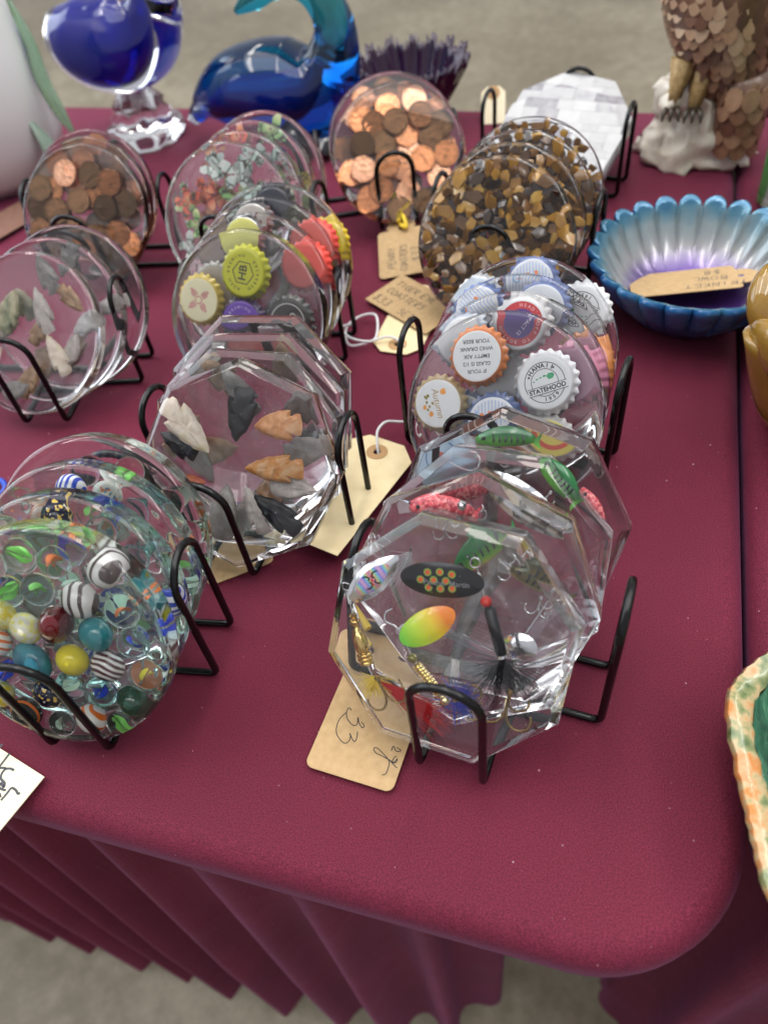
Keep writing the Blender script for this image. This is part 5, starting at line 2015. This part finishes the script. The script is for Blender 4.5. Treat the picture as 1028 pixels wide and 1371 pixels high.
for j in range(5):
    for k in range(9):
        a = 2 * PI * (k + .5 * (j % 2)) / 9
        out = Vector((math.cos(a), math.sin(a), 0))
        zax = (out + Vector((0, 0, .04))).normalized()
        yax = (Vector((0, 0, 1)) - zax * zax.z).normalized()
        xax = yax.cross(zax)
        p = Vector((.025, -.014 - (.014 + j * .010) * .12, .026 + j * .0095)) + out * .0172
        put_m('feather', FEATHER, FEATHER_M, t, Matrix(((xax.x, yax.x, zax.x, p.x), (xax.y, yax.y, zax.y, p.y), (xax.z, yax.z, zax.z, p.z), (0, 0, 0, 1))) @ S(.0150) @ Matrix.Diagonal((1, 1, .35, 1)))


# fluted bowl
def radial(name, stops, r1, rough, coat=.6, metal=0.0, noise_amt=0.0, nscale=60.0):
    m, nt, b = new_mat(name)
    tc = nt.nodes.new('ShaderNodeTexCoord')
    mul = N(nt, 'ShaderNodeVectorMath', operation='MULTIPLY')
    mul.inputs[1].default_value = (1, 1, 0)
    nt.links.new(tc.outputs['Object'], mul.inputs[0])
    ln = N(nt, 'ShaderNodeVectorMath', operation='LENGTH')
    nt.links.new(mul.outputs[0], ln.inputs[0])
    dv = N(nt, 'ShaderNodeMath', operation='DIVIDE')
    nt.links.new(ln.outputs['Value'], dv.inputs[0])
    dv.inputs[1].default_value = r1
    nz = N(nt, 'ShaderNodeTexNoise', Scale=nscale, Detail=4.0)
    nt.links.new(tc.outputs['Object'], nz.inputs['Vector'])
    ma = N(nt, 'ShaderNodeMath', operation='MULTIPLY_ADD')
    nt.links.new(nz.outputs['Fac'], ma.inputs[0])
    ma.inputs[1].default_value = noise_amt
    nt.links.new(dv.outputs[0], ma.inputs[2])
    r = ramp(nt, stops)
    nt.links.new(ma.outputs[0], r.inputs[0])
    nt.links.new(r.outputs[0], b.inputs['Base Color'])
    b.inputs['Roughness'].default_value = rough
    b.inputs['Coat Weight'].default_value = coat
    b.inputs['Metallic'].default_value = metal
    b.inputs['Thin Film Thickness'].default_value = 0
    return m


t = thing('fluted_bowl', 'fluted bowl with blue scalloped rim, white sides and purple centre', 'bowl', T(.046, .4640, .0005) @ RZ(.1))
NF = 24


def flute(r, z, a):
    k = max(0, min(1, (r - .022) / .030))
    c_ = 2 * abs(math.cos(NF / 2 * a)) ** .55 - 1.35
    return r * (1 + .062 * k * c_), z + .0024 * k * k * c_


outer = [(.0, 0), (.034, 0), (.037, .002), (.047, .012), (.057, .024), (.0625, .034), (.0650, .0385), (.0648, .0405), (.0635, .0415)]
inner = [(.0635, .0415), (.0612, .0412), (.0590, .0385), (.0570, .0345), (.052, .026), (.043, .015), (.032, .008), (.015, .006), (0, .006)]
put('outer_wall', MB().lathe(outer, NF * 14, None, flute), noisy('bowl_blue', [(.3, (.010, .055, .19)), (.55, (.02, .12, .30)), (.75, (.08, .24, .36))], 40, .22, coat=.5), t, sharp=70)
put('inner_wall', MB().lathe(inner, NF * 14, None, flute), radial('bowl_inner', [(0, (.06, .02, .16)), (.56, (.09, .035, .22)), (.66, (.20, .16, .28)), (.76, (.31, .31, .32)), (.90, (.25, .32, .34)), (.97, (.08, .21, .29)), (1.05, (.03, .14, .25))], .066, .24, .5, .35, .14, 60), t, sharp=70)

# green glass vase, amber bowl, shell dish on the second table
t = thing('green_vase', 'clear glass vase streaked with green, behind the fluted bowl', 'vase', T(.1215, .602, .001))
m = swirl('green_streak', (.80, .86, .78), (.12, .42, .12), 14, 3.0, .05, .35, .6)
m.node_tree.nodes['Principled BSDF'].inputs['Transmission Weight'].default_value = .55
put('body', MB().lathe([(0, 0), (.026, 0), (.030, .004), (.031, .03), (.033, .08), (.036, .13), (.040, .17), (.037, .17), (.033, .13), (.030, .08), (.028, .03), (.026, .010), (0, .008)], 40, None, lambda r, z, a: (r * (1 + .03 * math.sin(10 * a)), z)).fix(), m, t, sharp=180)
t = thing('amber_bowl', 'golden amber glass bowl with folded lobed rim', 'bowl', T(.1235, .366, .001))
AMB = noisy('amber_glass', [(.3, (.36, .19, .025)), (.6, (.50, .29, .05)), (.8, (.58, .38, .10))], 30, .06, coat=.5)
AMB.node_tree.nodes['Principled BSDF'].inputs['Transmission Weight'].default_value = .45
put('body', ruffle(.056, .062, 6, .007, 0, 1, .004, .52, .6), AMB, t, sharp=180)
for k in range(6):
    a = 2 * PI * k / 6 + .55
    lb = MB().ball((0, 0, 0), 1, 20, 14)
    put('lobe', lb, AMB, t, T(.047 * math.cos(a), .047 * math.sin(a), .058) @ RZ(a) @ RY(RAD(28)) @ Matrix.Diagonal((.010, .0235, .021, 1)), sharp=180)
t = thing('shell_dish', 'shallow dish with green pearly inside and mottled orange stone rim', 'dish', T(.1400, .1420, .001))


def dish_mod(r, z, a):
    k = max(0, min(1, (r - .03) / .04))
    st = .0022 * (round(math.sin(7 * a) * 2) / 2) + .0014 * noise.noise((a * 4, r * 20, 1))
    return r * (1 + .02 * k * math.sin(5 * a + 1)) + k * st, z + .0012 * k * math.sin(11 * a)


put('rim', MB().lathe([(.040, .0), (.060, .010), (.073, .024), (.0775, .031), (.0765, .0335), (.070, .0338), (.0675, .031)], 160, None, dish_mod),
    noisy('rim_stone', [(.3, (.07, .12, .035)), (.43, (.22, .24, .10)), (.50, (.46, .34, .17)), (.60, (.52, .19, .04)), (.72, (.50, .30, .13)), (.85, (.20, .24, .10))], 120, .14, coat=.5, bump=.2), t, sharp=60)
put('inside', lumpy(MB().lathe([(.0675, .031), (.060, .020), (.045, .011), (.025, .006), (0, .005)], 120, None, dish_mod), .0006, 160, 2),
    noisy('pearl_green', [(.25, (.005, .03, .018)), (.45, (.02, .11, .06)), (.6, (.06, .22, .12)), (.72, (.30, .42, .34)), (.85, (.03, .09, .07))], 55, .12, metal=.35, coat=.6, distort=2.5, bump=.6, bump_scale=140), t, sharp=180)
put('underside', MB().lathe([(0, 0), (.0395, 0), (.0395, .0002), (.0, .0002)], 60), plain('dish_base', (.05, .07, .04), .4), t)
